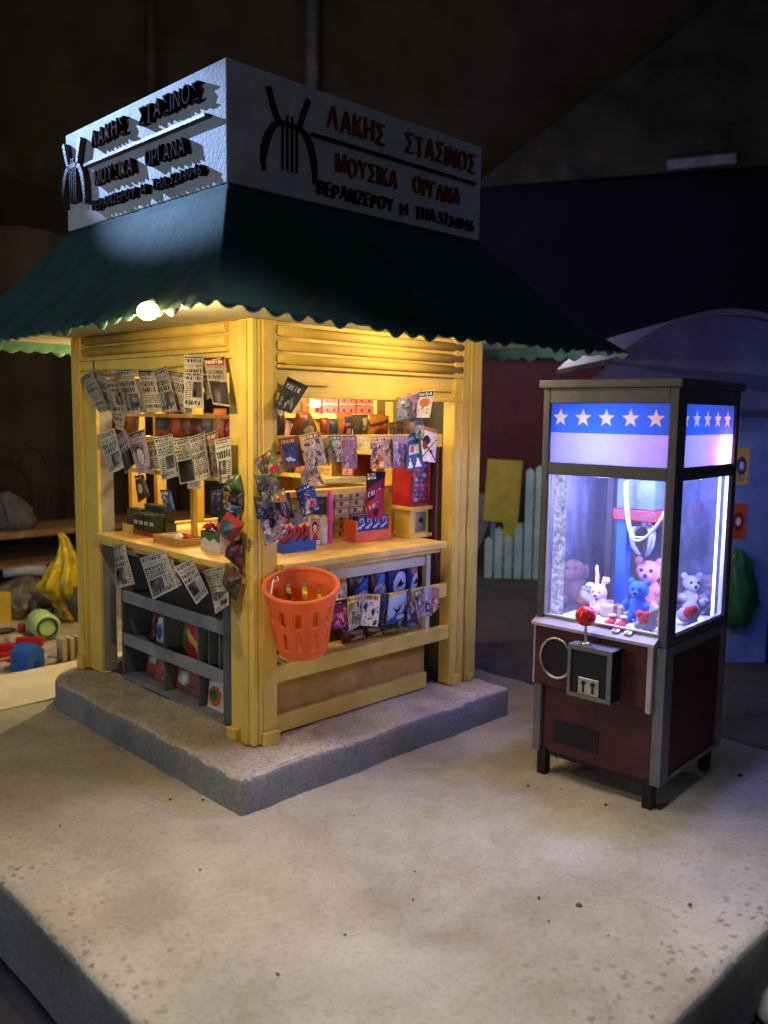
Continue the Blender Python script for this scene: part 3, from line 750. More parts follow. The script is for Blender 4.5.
for q in ((-.3615, -.350, -.425, -.40, .986, 1.8175), (.345, .3545, -.425, -.40, .986, 1.8175), (-.349, .344, -.425, -.40, .986, .996),
          (.375, .398, .335, .36, .973, 1.8175), (.375, .398, .365, .386, .973, 1.8175), (.378, .400, -.3245, .334, .973, .992)): lin_.box(*q, .002)
lin_.build('sash', MT['white'], cm)
mbox('top_slab', -.428, .428, -.452, .452, 2.3115, 2.358, m=MT['cab'], bev=.008)
# glass
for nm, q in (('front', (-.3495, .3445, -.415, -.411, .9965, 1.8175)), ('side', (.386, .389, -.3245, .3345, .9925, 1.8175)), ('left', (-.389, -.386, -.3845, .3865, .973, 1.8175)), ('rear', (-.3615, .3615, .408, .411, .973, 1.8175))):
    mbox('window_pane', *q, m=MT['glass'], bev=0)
# lit header: translucent panels with a printed star band
def star_pts(cx, cz, r):
    return [(cx + (r if k % 2 == 0 else r * .42) * math.sin(PI * k / 5), cz + (r if k % 2 == 0 else r * .42) * math.cos(PI * k / 5)) for k in range(10)]
def header(side):
    u0, u1 = (-.3615, .3545) if side == 'F' else (-.3245, .3865)
    P = (lambda u, z, o=0: (u, -.412 - o, z)) if side == 'F' else (lambda u, z, o=0: (.386 + o, u, z))
    dv = (0, .003, 0) if side == 'F' else (-.003, 0, 0)
    b = MB(); b.bm.faces.new([b.bm.verts.new(P(*q)) for q in ((u0, 1.8885), (u1, 1.8885), (u1, 2.060), (u0, 2.060))])
    o = b.build('light_panel', MT['panel'], cm)
    us = [-.301 + .1435 * k for k in range(5)] if side == 'F' else [-.293 + .147 * k for k in range(5)]
    b = MB(); eds = []
    for loop in [[(u0, 2.0605), (u1, 2.0605), (u1, 2.2255), (u0, 2.2255)]] + [star_pts(u, 2.145, .053) for u in us]:
        vs = [b.bm.verts.new(P(*q)) for q in loop]; eds += [b.bm.edges.new((vs[i], vs[(i + 1) % len(vs)])) for i in range(len(vs))]
    bmesh.ops.triangle_fill(b.bm, use_beauty=True, use_dissolve=False, edges=eds)
    sb_ = b.build('star_band', MT['starblue'], cm)
    for k, u in enumerate(us):
        s = MB(); s.bm.faces.new([s.bm.verts.new(P(a_, z_)) for a_, z_ in star_pts(u, 2.145, .053)]); s.build('star', MT['star'], sb_)
header('F'); header('S')
mbox('header_floor', -.36, .36, -.40, .393, 1.822, 1.83, m=MT['white'], bev=0)
# inside: pale deck, frosted light strip, prize carriage and claw
mbox('deck', -.385, .384, -.41, .405, .935, .950, m=MT['white'], bev=0)
fs = MB(); fs.box(-.345, -.268, -.378, -.362, .951, 1.815, .004); fs.build('light_strip', MT['frost'], cm)
b = MB(); b.box(.345, .357, .315, .327, .951, 1.815); b.build('light_strip', MT['led'], cm)
ca = mfront(614, 505, .06); cb_ = mfront(662, 522, .06)
car = mbox('carriage', ca[0] + .012, ca[0] + .255, .07, .30, 1.60, 1.8175, m=mat('carriage_slate', '#44568a', .5, .2, 8, .3, 40))
cbnd = mbox('carriage_band', ca[0], ca[0] + .27, .055, .315, 1.535, 1.597, m=MT['redpaint'])
db = MB()
for k in range(5):
    db.lathe([(.013, 0), (.013, .003)], (ca[0] + .045 + .05 * k, .0545, 1.566 + .006 * (-1) ** k), 10, Matrix.Rotation(PI / 2, 3, 'X'))
db.build('dots', MT['bluepaint'], cbnd)
mbox('back_pillar', ca[0] + .004, ca[0] + .068, .10, .18, .951, 1.533, m=MT['bluepaint'])
cw = MB(); kx = ca[0] + .165
cw.tube([(kx, .16, 1.534), (kx, .16, 1.49)], .03, 10)
clawo = cw.build('claw', MT['claw'], cm)
for ang in (200, 320, 80):
    c_, s_ = math.cos(R(ang)), math.sin(R(ang)); f = MB()
    f.tube([(kx + c_ * r, .16 + s_ * r, z) for r, z in ((.03, 1.50), (.065, 1.48), (.082, 1.43), (.07, 1.37), (.04, 1.325), (.025, 1.318))], [.013, .017, .018, .016, .012, .007], 8); f.build('claw_finger', MT['claw'], clawo)
cb2 = MB(); pts = []
A0, A1 = mfront(625, 482, -.02), mfront(664, 512, -.02)
for t in range(15):
    s = t / 14; x = A0[0] + (A1[0] - A0[0]) * s ** 1.1; z = A0[2] + (A1[2] - A0[2]) * s - .30 * (math.sin(PI * min(1, s * 1.0)) ** .8) * (1 - .25 * s)
    pts.append((x - .035 * math.sin(PI * s), -.02, z))
cb2.tube(pts, .006, 6); cb2.tube([(x + .008, y + .012, z + .01 + .01 * math.sin(i)) for i, (x, y, z) in enumerate(pts)], .005, 6); cb2.build('cable', MT['cable'], cm)

# ---- plush toys on the deck: one continuous body each, grown from overlapping volumes
def blob(name, parts, m, parent, vox=.005):
    bm = bmesh.new()
    for (x, y, z, rx, ry, rz) in parts:
        bmesh.ops.create_icosphere(bm, subdivisions=3, radius=1, matrix=Matrix.Translation((x, y, z)) @ Matrix.Diagonal((rx, ry, rz, 1)))
    me = bpy.data.meshes.new(name); bm.to_mesh(me); bm.free(); o = link(name, me, parent)
    modded(o, ('REMESH', dict(mode='VOXEL', voxel_size=vox, use_smooth_shade=True)), ('SMOOTH', dict(factor=.6, iterations=5)))
    o.data.materials.clear(); o.data.materials.append(m); o.data.polygons.foreach_set('use_smooth', [True] * len(o.data.polygons)); return o
def spots(name, pts, m, parent):
    b = MB()
    for x, y, z, r in pts: b.ball((x, y, z), r, (1, .6, 1), 2)
    return b.build(name, m, parent)
DZ = .950 + G
def toy_at(px, py, back=0): p = onz(px, py, DZ + .0); return p
pink, blue, grey, brown = mat('plush_pink', '#e89aa0', .8, .12, 12, .3, 50), mat('plush_blue', '#2f6fd8', .8, .12, 12, .3, 50), mat('plush_grey', '#a8a4a6', .8, .14, 12, .3, 50), mat('plush_brown', '#8a5a48', .85, .2, 12, .3, 40)
palepink = mat('plush_pale', '#e6c0cc', .8, .1, 12, .3, 50); navy = mat('toy_eye', '#1c2f9a', .4, .1, 12, 0); redp = mat('plush_red', '#c8352c', .7, .14, 12, .3, 50)
def bear(label, px, py, s, m, eye, face=0, name='toy_bear'):
    p = toy_at(px, py); t = thing(name, label, 'plush toy', tuple(p), MZ + face)
    k = s
    body = blob('body', [(0, 0, .10 * k, .075 * k, .065 * k, .10 * k), (0, -.008 * k, .235 * k, .075 * k, .068 * k, .066 * k), (0, -.06 * k, .215 * k, .034 * k, .03 * k, .026 * k),
        (-.062 * k, 0, .295 * k, .028 * k, .018 * k, .028 * k), (.062 * k, 0, .295 * k, .028 * k, .018 * k, .028 * k), (-.085 * k, -.035 * k, .13 * k, .03 * k, .045 * k, .03 * k), (.085 * k, -.035 * k, .13 * k, .03 * k, .045 * k, .03 * k),
        (-.05 * k, -.085 * k, .035 * k, .034 * k, .06 * k, .034 * k), (.05 * k, -.085 * k, .035 * k, .034 * k, .06 * k, .034 * k)], m, t, .0055 * k)
    spots('eyes', [(-.028 * k, -.071 * k, .252 * k, .0115 * k), (.028 * k, -.071 * k, .252 * k, .0115 * k)], eye, body)
    spots('nose', [(0, -.092 * k, .222 * k, .014 * k)], eye, body)
    return t
bear('pink plush bear with dark eyes sitting behind the blue bear', 647, 610, 1.05, pink, navy, .2)
bear('small bright blue plush bear sitting inside the claw machine', 638, 621, .80, blue, MT['black'], .1)
bear('grey plush bear behind the right hand window of the claw machine', 690, 612, .78, grey, MT['black'], .75)
# rabbit with upright ears
t = thing('toy_rabbit', 'pale pink plush rabbit with tall ears beside the frosted strip', 'plush toy', tuple(toy_at(598, 613)), MZ + .1)
bd = blob('body', [(0, 0, .06, .055, .05, .065), (0, 0, .125, .052, .048, .055), (0, -.035, .03, .05, .03, .03), (-.018, .01, .21, .015, .011, .06), (-.024, .012, .27, .013, .01, .03), (.026, .01, .195, .016, .012, .04), (.05, .008, .21, .018, .012, .022), (0, -.045, .115, .022, .014, .016)], palepink, t, .005)
spots('eyes', [(-.02, -.047, .138, .006), (.02, -.047, .138, .006)], navy, bd); spots('nose', [(0, -.061, .118, .009), (.006, -.052, .095, .008)], navy, bd)
# grey fish-like plush with red belly
t = thing('toy_shark', 'grey and red shark shaped plush lying below the grey bear', 'plush toy', tuple(toy_at(690, 624)), MZ + .9)
bd = blob('body', [(0, 0, .075, .05, .06, .06), (.05, .02, .10, .055, .04, .04), (.10, .03, .12, .035, .02, .025), (-.05, -.02, .06, .04, .05, .045), (0, -.03, .02, .03, .03, .03), (.03, 0, .15, .012, .03, .03)], grey, t)
spots('belly', [(-.045, -.06, .085, .035), (-.02, -.06, .10, .03)], redp, bd)
# plush holding a red heart
t = thing('toy_heart_mouse', 'small grey plush hugging a red heart by the front pane', 'plush toy', tuple(toy_at(648, 631)), MZ)
bd = blob('body', [(0, 0, .05, .05, .045, .055), (.03, .01, .115, .035, .03, .032), (.058, .01, .14, .016, .012, .016), (.01, .01, .145, .014, .012, .014), (-.05, -.02, .03, .025, .03, .025)], grey, t)
h = MB(); h.ball((-.03, -.05, .10), .026); h.ball((.012, -.055, .10), .026); h.ball((-.01, -.052, .075), .028, (1, .9, 1.1)); h.build('heart', redp, bd)
# pair of red soft shoes
t = thing('toy_boots', 'pair of small red and white plush boots on the deck', 'plush toy', tuple(toy_at(617, 626)), MZ)
for s_ in (-1, 1):
    bb = blob('boot', [(s_ * .035, -.03, .018, .026, .045, .02), (s_ * .035, .01, .03, .022, .022, .03)], redp, t); b2 = MB(); b2.ball((s_ * .035, .01, .056), .024, (1, 1, .45)); b2.build('cuff', MT['white'], bb)
# beige plush parcel
t = thing('toy_parcel', 'beige plush block with a brown strap beside the boots', 'plush toy', tuple(toy_at(613, 617)), MZ + .3)
b2 = MB(); b2.box(-.075, .06, -.04, .04, .0, .075, .014); o = b2.build('body', mat('plush_beige', '#c9b08c', .8, .14, 12, .3, 50), t); b2 = MB(); b2.box(.005, .03, -.043, .043, .0, .079, .004); b2.build('strap', brown, o)
t = thing('toy_dog', 'dim reddish brown plush slumped at the back left of the claw machine', 'plush toy', tuple(toy_at(573, 603)), MZ + .4)
bd = blob('body', [(0, 0, .09, .10, .07, .09), (.0, -.03, .22, .075, .07, .07), (-.02, -.09, .20, .04, .035, .03), (-.08, 0, .21, .02, .025, .05), (.075, 0, .21, .02, .025, .05), (-.06, -.09, .03, .035, .06, .03), (.06, -.09, .03, .035, .06, .03)], brown, t)
spots('eyes', [(-.035, -.088, .245, .01), (.02, -.09, .245, .01)], MT['black'], bd)

def lump(label, px, py, m, blobs, face=0, eyes=None, name='toy_figure'):
    t = thing(name, label, 'plush toy', tuple(toy_at(px, py)), MZ + face); bd = blob('body', blobs, m, t, .0045)
    if eyes: spots('eyes', eyes, MT['black'], bd)
    return t
lump('small yellow chick plush tucked behind the blue bear', 627, 606, mat('plush_yellow', '#d8b848', .8, .12, 12, .3, 50), [(0, 0, .05, .045, .04, .05), (0, -.005, .115, .035, .033, .033), (0, -.04, .108, .012, .018, .008), (-.045, 0, .055, .014, .02, .03), (.045, 0, .055, .014, .02, .03)], .1, [(-.014, -.033, .122, .006), (.014, -.033, .122, .006)])
lump('white lamb plush behind the pink rabbit', 588, 606, MT['white'], [(0, 0, .07, .06, .05, .06), (.02, -.03, .13, .035, .035, .034), (-.02, -.03, .12, .02, .012, .012), (.055, -.03, .125, .02, .012, .012)], .2, [(.008, -.066, .138, .005), (.03, -.066, .138, .005)])
lump('orange fish plush lying flat near the red heart', 660, 626, mat('plush_orange', '#d8703a', .8, .12, 12, .3, 50), [(0, 0, .03, .06, .035, .03), (.06, 0, .035, .03, .012, .03), (-.03, 0, .045, .02, .02, .02)], .2)
lump('tan bear plush leaning at the right window beside the grey bear', 706, 610, mat('plush_tan', '#b08a64', .8, .12, 12, .3, 50), [(0, 0, .08, .055, .05, .08), (0, -.01, .18, .05, .048, .046), (-.04, 0, .22, .018, .012, .018), (.04, 0, .22, .018, .012, .018), (0, -.05, .168, .022, .02, .018)], .7, [(-.018, -.054, .19, .007), (.018, -.054, .19, .007)])
lump('lilac plush cat lying at the back right corner of the deck', 672, 604, mat('plush_lilac', '#9a88c0', .8, .12, 12, .3, 50), [(0, 0, .045, .075, .05, .045), (-.06, -.01, .09, .042, .04, .038), (-.085, 0, .13, .013, .01, .02), (-.04, 0, .13, .013, .01, .02)], .3, [(-.075, -.047, .098, .006), (-.05, -.047, .098, .006)])
# ------------------------------------------------------------------ orange bin hanging on the kiosk corner
bc = ony(301, 585, -.26)
tilt = Matrix.Rotation(R(17), 3, Vector((.72, -.70, 0)).normalized())
def bin_():
    t = thing('waste_basket', 'orange plastic waste basket with slotted sides hanging on the corner post', 'basket', tuple(bc))
    Rt, Rb, Hh, th_ = .207, .145, .41, .008
    bm = bmesh.new(); seg, rows = 72, 40
    def rad(h): return Rb + (Rt - Rb) * (h / Hh)
    grid = {}
    for side in (0, 1):
        for i in range(seg):
            for j in range(rows + 1):
                h = Hh * j / rows; r = rad(h) - th_ * side; a = 2 * PI * i / seg
                grid[side, i, j] = bm.verts.new(tilt @ Vector((r * math.cos(a), r * math.sin(a), h - Hh)))
    def hole(i, j): return (i % 6) in (2, 3) and (6 <= j <= 16 or 22 <= j <= 31)
    for i in range(seg):
        k = (i + 1) % seg
        for j in range(rows):
            if hole(i, j): continue
            f = bm.faces.new((grid[0, i, j], grid[0, k, j], grid[0, k, j + 1], grid[0, i, j + 1])); f.smooth = True
            f = bm.faces.new((grid[1, i, j + 1], grid[1, k, j + 1], grid[1, k, j], grid[1, i, j])); f.smooth = True
            for (di, dj, e) in ((1, 0, 'r'), (-1, 0, 'l'), (0, 1, 't'), (0, -1, 'b')):
                ii, jj = (i + di) % seg, j + dj
                if 0 <= jj < rows and hole(ii, jj):
                    p = {'r': ((k, j), (k, j + 1)), 'l': ((i, j + 1), (i, j)), 't': ((k, j + 1), (i, j + 1)), 'b': ((i, j), (k, j))}[e]
                    bm.faces.new((grid[(0,) + p[0]], grid[(1,) + p[0]], grid[(1,) + p[1]], grid[(0,) + p[1]]))
    bm.faces.new([grid[0, i, 0] for i in range(seg)][::-1]); bm.faces.new([grid[1, i, 0] for i in range(seg)])
    bmesh.ops.recalc_face_normals(bm, faces=bm.faces)
    me = bpy.data.meshes.new('bucket'); bm.to_mesh(me); bm.free(); me.materials.append(MT['orangebin']); bk = link('bucket', me, t)
    m = MB(); m.tube([tilt @ Vector((Rt * math.cos(a), Rt * math.sin(a), -.004)) for a in (2 * PI * k / 60 for k in range(60))], .0135, 10, closed=True); m.build('rim', MT['orangebin'], t)
    w = MB(); e = Vector((.11, .238, .0)) + Vector((0, 0, .02)); w.tube([tilt @ Vector((-.19, .03, -.005)), (-.12, .10, .02), (-.06, .17, .01), (-.03, .215, .015)], .004, 6); w.tube([(-.12, .10, .02), (-.09, .09, .025), (-.075, .12, .04)], .0035, 6); w.build('wire', MT['cable'], t)
    return t
MT['orangebin'] = translucent('orange_bin_plastic', '#fa9a5c', .5)
bin_()

# ------------------------------------------------------------------ grey pigeonhole rack under the left counter
rk = thing('pigeonhole_rack', 'grey wooden pigeonhole rack standing under the left counter', 'rack', (.25, 1.05, 0))
def rbox(name, x0, x1, y0, y1, z0, z1, m=MT['greypaint'], rot=None):
    b = MB(); b.box(x0 - .25, x1 - .25, y0 - 1.05, y1 - 1.05, z0, z1, .004, rot); return b.build(name, m, rk)
rbox('side_panel', .085, .42, 1.715, 1.742, .012, .97, MT['greyside']); rbox('side_panel', .075, .42, .345, .43, .012, .97, MT['greyside'])
rbox('back_panel', .43, .445, .35, 1.74, .012, .97, MT['darkgrey'])
rbox('shelf', .09, .425, .435, 1.71, .012, .03); rbox('front_rail', .075, .0895, .435, 1.712, .008, .022)
for z in (.295, .612):
    s = rbox('shelf', .10, .425, .435, 1.71, z - .012, z + .008); rbox('front_rail', .082, .099, .4355, 1.7095, z - .042, z + .046)
rbox('front_rail', .082, .11, .4355, 1.7095, .925, .975)
for z0, z1, ys in ((.031, .282, (1.17, .744)), (.304, .599, (1.17, .744, .62, .50))):
    for y in ys: rbox('divider', .10, .425, y, y + .016, z0, z1, MT['greyside'])
# ------------------------------------------------------------------ newspapers on the left front, comics on the right front
def zA(x, y): return (60 + x / 3.84, 310 + y / 3.84)
def zB(x, y): return (50 + x / 3.657, 520 + y / 3.657)
def zC(x, y): return (200 + x / 5.12, 440 + y / 5.12)
def zK(x, y): return (90 + x / 4.8, 470 + y / 4.8)
def zR(x, y): return (240 + x / 3.072, 310 + y / 3.072)
def zL(x, y): return (330 + x / 6.4, 540 + y / 6.4)
def quad(z, pts, axis, val, tilt=0):
    out = []
    for i, (x, y) in enumerate(pts):
        p = z(x, y); v = val + (tilt if i in (2, 3) else 0); out.append(onx(*p, v) if axis == 'x' else ony(*p, v))
    return out
def news(seed, tint='#b9b4a4', red=False, photo=True, dark=False, portrait=False, rows=2):
    rg = random.Random(seed); ink = '#1f1d1c'
    L = [('fill', tint), ('rect', .04, .03, .96, .05, ink)]
    v = .07
    if red: L += [('rect', .06, .06, .94, .17, '#a8463a'), ('head', .1, .07, .9, .16, 1, '#e8dcc8')]
    else: L += [('head', .08, .06, .92, .14, 1, ink)]
    L += [('cols', .06, .17, .94, .24, 4, '#55524c')]
    v = .26
    h = rg.uniform(.2, .3); L += [('head', .06, v, .96, v + h, rows, ink)]; v += h + .02
    if portrait: L += [('ell', .5, .60, .26, .24, '#3a3436'), ('ell', .5, .62, .21, .20, '#cdbdbd'), ('rect', .40, .56, .46, .575, ink), ('rect', .55, .56, .61, .575, ink), ('rect', .42, .70, .58, .715, ink), ('cols', .08, .86, .92, .97, 3, '#55524c')]
    elif photo:
        a = rg.choice((.06, .40)); L += [('photo', a, v, a + .52, min(.93, v + .3), '#5a5757'), ('cols', .64 if a < .2 else .06, v, .95 if a < .2 else .36, .95, 2, '#4c4a45'), ('head', .08, .84, .9, .95, 1, ink)]
    else: L += [('cols', .06, v, .95, v + .2, 4, '#4c4a45'), ('head', .06, v + .22, .94, v + .34, 1, ink), ('cols', .06, v + .36, .95, .97, 4, '#4c4a45')]
    if dark: L += [('photo', .04, .52, .96, .97, '#332f2e')]
    return L
NG = 'newspapers clipped along the left front of the kiosk'
ROWS = [
 # pts (TL TR BR BL), offset from the front, look, label; top-row tints carry the brown of being backlit
 ('A', [(75, 262), (120, 232), (187, 385), (150, 396)], -.055, dict(tint='#a29c8c', photo=False), 'creased newspaper at the far left end of the top row'),
 ('A', [(115, 224), (186, 240), (215, 393), (182, 388)], -.035, dict(tint='#aaa28a', rows=1), 'newspaper with a yellowed top edge, second from left in the top row'),
 ('A', [(170, 246), (216, 240), (262, 396), (204, 396)], -.055, dict(red=True, tint='#9f9788'), 'narrow newspaper with a red masthead in the top row'),
 ('A', [(210, 226), (272, 222), (326, 394), (250, 402)], -.04, dict(tint='#b4ad9e'), 'wide newspaper with a dark photo left of the gap in the top row'),
 ('A', [(297, 230), (357, 229), (402, 390), (335, 394)], -.04, dict(photo=False, tint='#aaa391'), 'text-heavy newspaper just right of the gap in the top row'),
 ('A', [(358, 232), (409, 213), (452, 386), (394, 396)], -.055, dict(tint='#a8a190'), 'newspaper with its top corner sticking up in the middle of the top row'),
 ('A', [(411, 230), (475, 240), (512, 412), (450, 385)], -.035, dict(photo=False, tint='#aea694', rows=1), 'lowest hanging newspaper right of the middle of the top row'),
 ('A', [(478, 171), (549, 172), (557, 378), (481, 374)], -.05, dict(tint='#c0b9aa', rows=3), 'tall pale newspaper hung highest in the top row'),
 ('A', [(549, 181), (633, 177), (656, 372), (592, 362)], -.04, dict(red=True, dark=True, tint='#a89a86'), 'newspaper with reddish top and dark lower half beside the corner post'),
 ('A', [(196, 393), (254, 398), (243, 464), (222, 456)], -.025, dict(tint='#b5ab98', photo=False), 'small newspaper scrap poking out below the top row on the left'),
 ('A', [(147, 479), (208, 452), (246, 604), (192, 633)], -.05, dict(tint='#cfcabb'), 'slanted white newspaper at the left end of the middle row'),
 ('A', [(212, 490), (250, 455), (286, 590), (256, 629)], -.04, dict(tint='#a394a4', dark=True), 'dusky purple magazine sheet squeezed beside the portrait page'),
 ('A', [(258, 478), (325, 457), (346, 615), (301, 633)], -.055, dict(tint='#aa9ca8', portrait=True, rows=1), 'lilac page with a large face portrait in the middle row'),
 ('A', [(361, 490), (430, 474), (459, 636), (391, 657)], -.055, dict(tint='#d3d0c6', rows=3), 'bright newspaper with three heavy headline rows right of the middle row gap'),
 ('A', [(432, 497), (495, 485), (527, 655), (463, 669)], -.04, dict(tint='#c9c4b8', rows=3, dark=True), 'newspaper with black headlines over a dark photo in the middle row'),
 ('A', [(495, 490), (556, 466), (581, 640), (530, 656)], -.055, dict(tint='#b7b0a0', photo=False), 'grey newspaper second to the right of the heavy black headlines'),
 ('A', [(546, 480), (604, 459), (622, 660), (580, 642)], -.035, dict(red=True, tint='#a69a8a'), 'brownish newspaper with a red strip near the right end of the middle row'),
 ('A', [(595, 500), (659, 484), (660, 656), (619, 667)], -.05, dict(tint='#c7c1b2', rows=1), 'pale newspaper at the right end of the middle row against the post'),
 ('B', [(231, 95), (270, 84), (306, 235), (243, 253)], -.075, dict(tint='#a8a7a0'), 'newspaper at the left end under the counter ledge'),
 ('B', [(326, 140), (420, 112), (472, 245), (374, 293)], -.085, dict(tint='#bdbcb8', rows=3), 'large tilted newspaper with bold headlines below the counter'),
 ('B', [(456, 171), (520, 141), (586, 265), (535, 309)], -.08, dict(tint='#c2c1ba'), 'slanted newspaper with a square picture below the counter'),
 ('B', [(558, 186), (636, 164), (642, 260), (592, 266)], -.07, dict(tint='#9d9c98', photo=False), 'crumpled newspaper hanging beside the candy strip under the counter'),
 ('B', [(590, 262), (650, 248), (661, 310), (604, 343)], -.085, dict(tint='#c3c3c0', rows=2), 'small white newspaper piece at the bottom right of the under-counter row'),
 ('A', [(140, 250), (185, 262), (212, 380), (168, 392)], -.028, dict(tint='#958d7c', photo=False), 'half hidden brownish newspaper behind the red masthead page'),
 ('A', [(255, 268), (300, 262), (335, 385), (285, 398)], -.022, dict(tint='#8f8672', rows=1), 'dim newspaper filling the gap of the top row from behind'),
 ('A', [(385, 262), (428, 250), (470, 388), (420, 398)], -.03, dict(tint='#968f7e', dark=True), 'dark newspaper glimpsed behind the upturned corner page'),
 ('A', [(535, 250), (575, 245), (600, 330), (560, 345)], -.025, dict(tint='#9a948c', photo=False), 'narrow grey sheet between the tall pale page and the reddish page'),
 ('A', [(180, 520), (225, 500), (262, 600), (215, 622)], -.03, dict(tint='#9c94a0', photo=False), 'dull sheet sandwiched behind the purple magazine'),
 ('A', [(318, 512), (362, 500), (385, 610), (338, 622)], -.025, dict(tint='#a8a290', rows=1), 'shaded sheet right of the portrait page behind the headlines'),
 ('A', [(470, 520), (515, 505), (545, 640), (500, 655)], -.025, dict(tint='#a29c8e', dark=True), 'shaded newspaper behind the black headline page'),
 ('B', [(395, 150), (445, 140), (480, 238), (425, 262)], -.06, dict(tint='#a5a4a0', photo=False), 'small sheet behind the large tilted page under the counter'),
]
ZF = dict(A=zA, B=zB, C=zC, K=zK, R=zR, L=zL)
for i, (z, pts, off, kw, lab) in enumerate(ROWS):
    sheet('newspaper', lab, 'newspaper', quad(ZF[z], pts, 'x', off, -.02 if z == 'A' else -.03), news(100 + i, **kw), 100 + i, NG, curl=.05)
def wire(label, pts, r=.0035, m='yellow_rough'):
    b = MB(); b.tube(pts, r, 6); o = b.build('hanging_wire', MT[m]); tag(o, label, 'wire'); return recentre(o, True)
wire('thin yellow wire carrying the top row of newspapers', [tuple(onx(px, py, -.03)) for px, py in ((80, 371), (118, 369), (150, 369), (190, 364), (229, 357))])

# pale card and darker hanging packs seen through the left opening
sheet('paper_card', 'small plain white card behind the middle row of newspapers', 'card', quad(zA, [(490, 660), (540, 655), (538, 686), (491, 686)], 'x', .06), [('fill', '#d8cfc0'), ('cols', .1, .2, .9, .8, 2, '#8a8478')], 71)
def facepack(seed, bg, c2): return [('fill', bg), ('head', .12, .05, .88, .18, 1, '#e8dcc8'), ('ell', .5, .55, .34, .30, c2), ('ell', .5, .55, .2, .2, '#d8b89a'), ('rect', .1, .86, .9, .93, '#2a2020')]
pouch('snack_packet', 'brown packet with a round picture hanging under the portrait page', 'packet', quad(zA, [(287, 637), (321, 632), (346, 711), (300, 741)], 'x', -.03), facepack(1, '#6a4334', '#3a2420'), 72, .015, hang=True)
pouch('snack_packet', 'small blue and white packet hanging above the green boxes', 'packet', quad(zA, [(384, 690), (425, 690), (443, 771), (404, 776)], 'x', -.03), [('fill', '#4a5068'), ('head', .1, .08, .9, .25, 1, '#d8d8dc'), ('blobs', .1, .3, .9, .9, 9, ['#c8ccd8', '#20284a', '#8a90a8'])], 73, .012, hang=True)
pouch('snack_packet', 'dark purple packet strip hanging in the opening left of the candy bunch', 'packet', quad(zA, [(580, 680), (632, 672), (616, 792), (578, 782)], 'x', .0), [('fill', '#2c2636'), ('head', .1, .1, .9, .3, 2, '#8a80a0'), ('blobs', .1, .35, .9, .9, 12, ['#4a3c60', '#6a5a70', '#1a1422'])], 74, .015, hang=True)
for j, (pts, lab, cols) in enumerate([([(58, 640), (84, 632), (98, 700), (66, 705)], 'topmost blue packet hung on the outside of the far left post', ['#28406a', '#7090b8', '#c0c8d8']),
        ([(50, 700), (90, 692), (102, 780), (60, 790)], 'middle patterned packet hung on the outside of the far left post', ['#2a3050', '#8088a0', '#503a58']),
        ([(62, 780), (92, 775), (96, 872), (72, 880)], 'lowest grey purple packet hung on the outside of the far left post', ['#4a4060', '#9a90a8', '#2a2438'])]):
    pouch('snack_packet', lab, 'packet', quad(zA, pts, 'x', .06), [('fill', cols[0]), ('blobs', .05, .05, .95, .95, 16, cols)], 80 + j, .02, 'packets on the far left post', hang=True)

# packs standing on the rail behind the newspapers, seen between the two rows
for k, (x0, y0, x1, lay, lab) in enumerate([
    (252, 402, 304, [('fill', '#6a3a26'), ('rect', .1, .1, .9, .3, '#8a5a40')], 'brown pack on the rail behind the small newspaper scrap'),
    (366, 408, 428, [('fill', '#2e3a52'), ('poly', [(0, 1), (0, .5), (1, .75), (1, 1)], '#a04a34'), ('ell', .5, .3, .3, .2, '#4a5a78')], 'navy and rust pack on the rail between the newspaper rows'),
    (424, 400, 502, [('fill', '#a83c30'), ('poly', [(.5, 0), (1, 0), (1, 1), (.8, 1)], '#6a4420'), ('ell', .4, .5, .24, .3, '#c86a50')], 'red and brown pack on the rail between the newspaper rows'),
    (500, 410, 552, [('fill', '#6a2420'), ('band', .3, .2, .2, '#8a4a30')], 'maroon pack on the rail next to the red and brown pack'),
    (548, 395, 592, [('fill', '#6a6070'), ('rect', .15, .2, .85, .5, '#8c8494')], 'grey mauve pack on the rail under the reddish newspaper'),
    (590, 378, 640, [('fill', '#c8742c'), ('ell', .5, .5, .25, .25, '#e0a050')], 'orange pack on the rail near the corner post'),
    (634, 408, 662, [('fill', '#b02c28'), ('rect', 0, .6, 1, 1, '#8a1f20')], 'slim red pack on the rail against the corner post')]):
    q = quad(zA, [(x0, y0), (x1, y0), (x1, 500), (x0, 500)], 'x', .30)
    for i in (2, 3): q[i] = np.array([.29, q[3 - i][1], 1.7605])
    pouch('snack_packet', lab, 'packet', q, lay, 640 + k, .022, 'packs on the rail behind the newspapers')

# bunch of sweet bags on the near end of the left counter
CB = 'bunch of sweet bags hanging beside the corner post'
def bag(name, label, cat, z, pts, axis, val, layers, seed, thick, group=None, **k): return pouch(name, label, cat, quad(z, pts, axis, val), layers, seed, thick, group, **k)
bag('sweet_bag', 'green crumpled sweet bag at the top of the bunch by the corner post', 'bag', zC, [(135, 205), (195, 158), (222, 270), (150, 268)], 'x', -.05, [('fill', '#3c5a34'), ('blobs', 0, 0, 1, 1, 10, ['#2a4426', '#587a48', '#b8c0a0'])], 90, .04, CB, hang=True)
bag('sweet_bag', 'nearly black sweet bag below the green one in the bunch', 'bag', zC, [(152, 268), (218, 262), (222, 355), (160, 350)], 'x', -.045, [('fill', '#241d1c'), ('blobs', 0, 0, 1, 1, 8, ['#3a2422', '#18161c'])], 91, .04, CB, hang=True)
bag('sweet_bag', 'blue and red sweet bag behind the red pointed packet', 'bag', zC, [(122, 345), (150, 292), (215, 345), (185, 400)], 'x', -.055, [('fill', '#37567e'), ('blobs', 0, 0, 1, 1, 12, ['#b04048', '#a8b8cc', '#28406a'])], 92, .035, CB, hang=True)
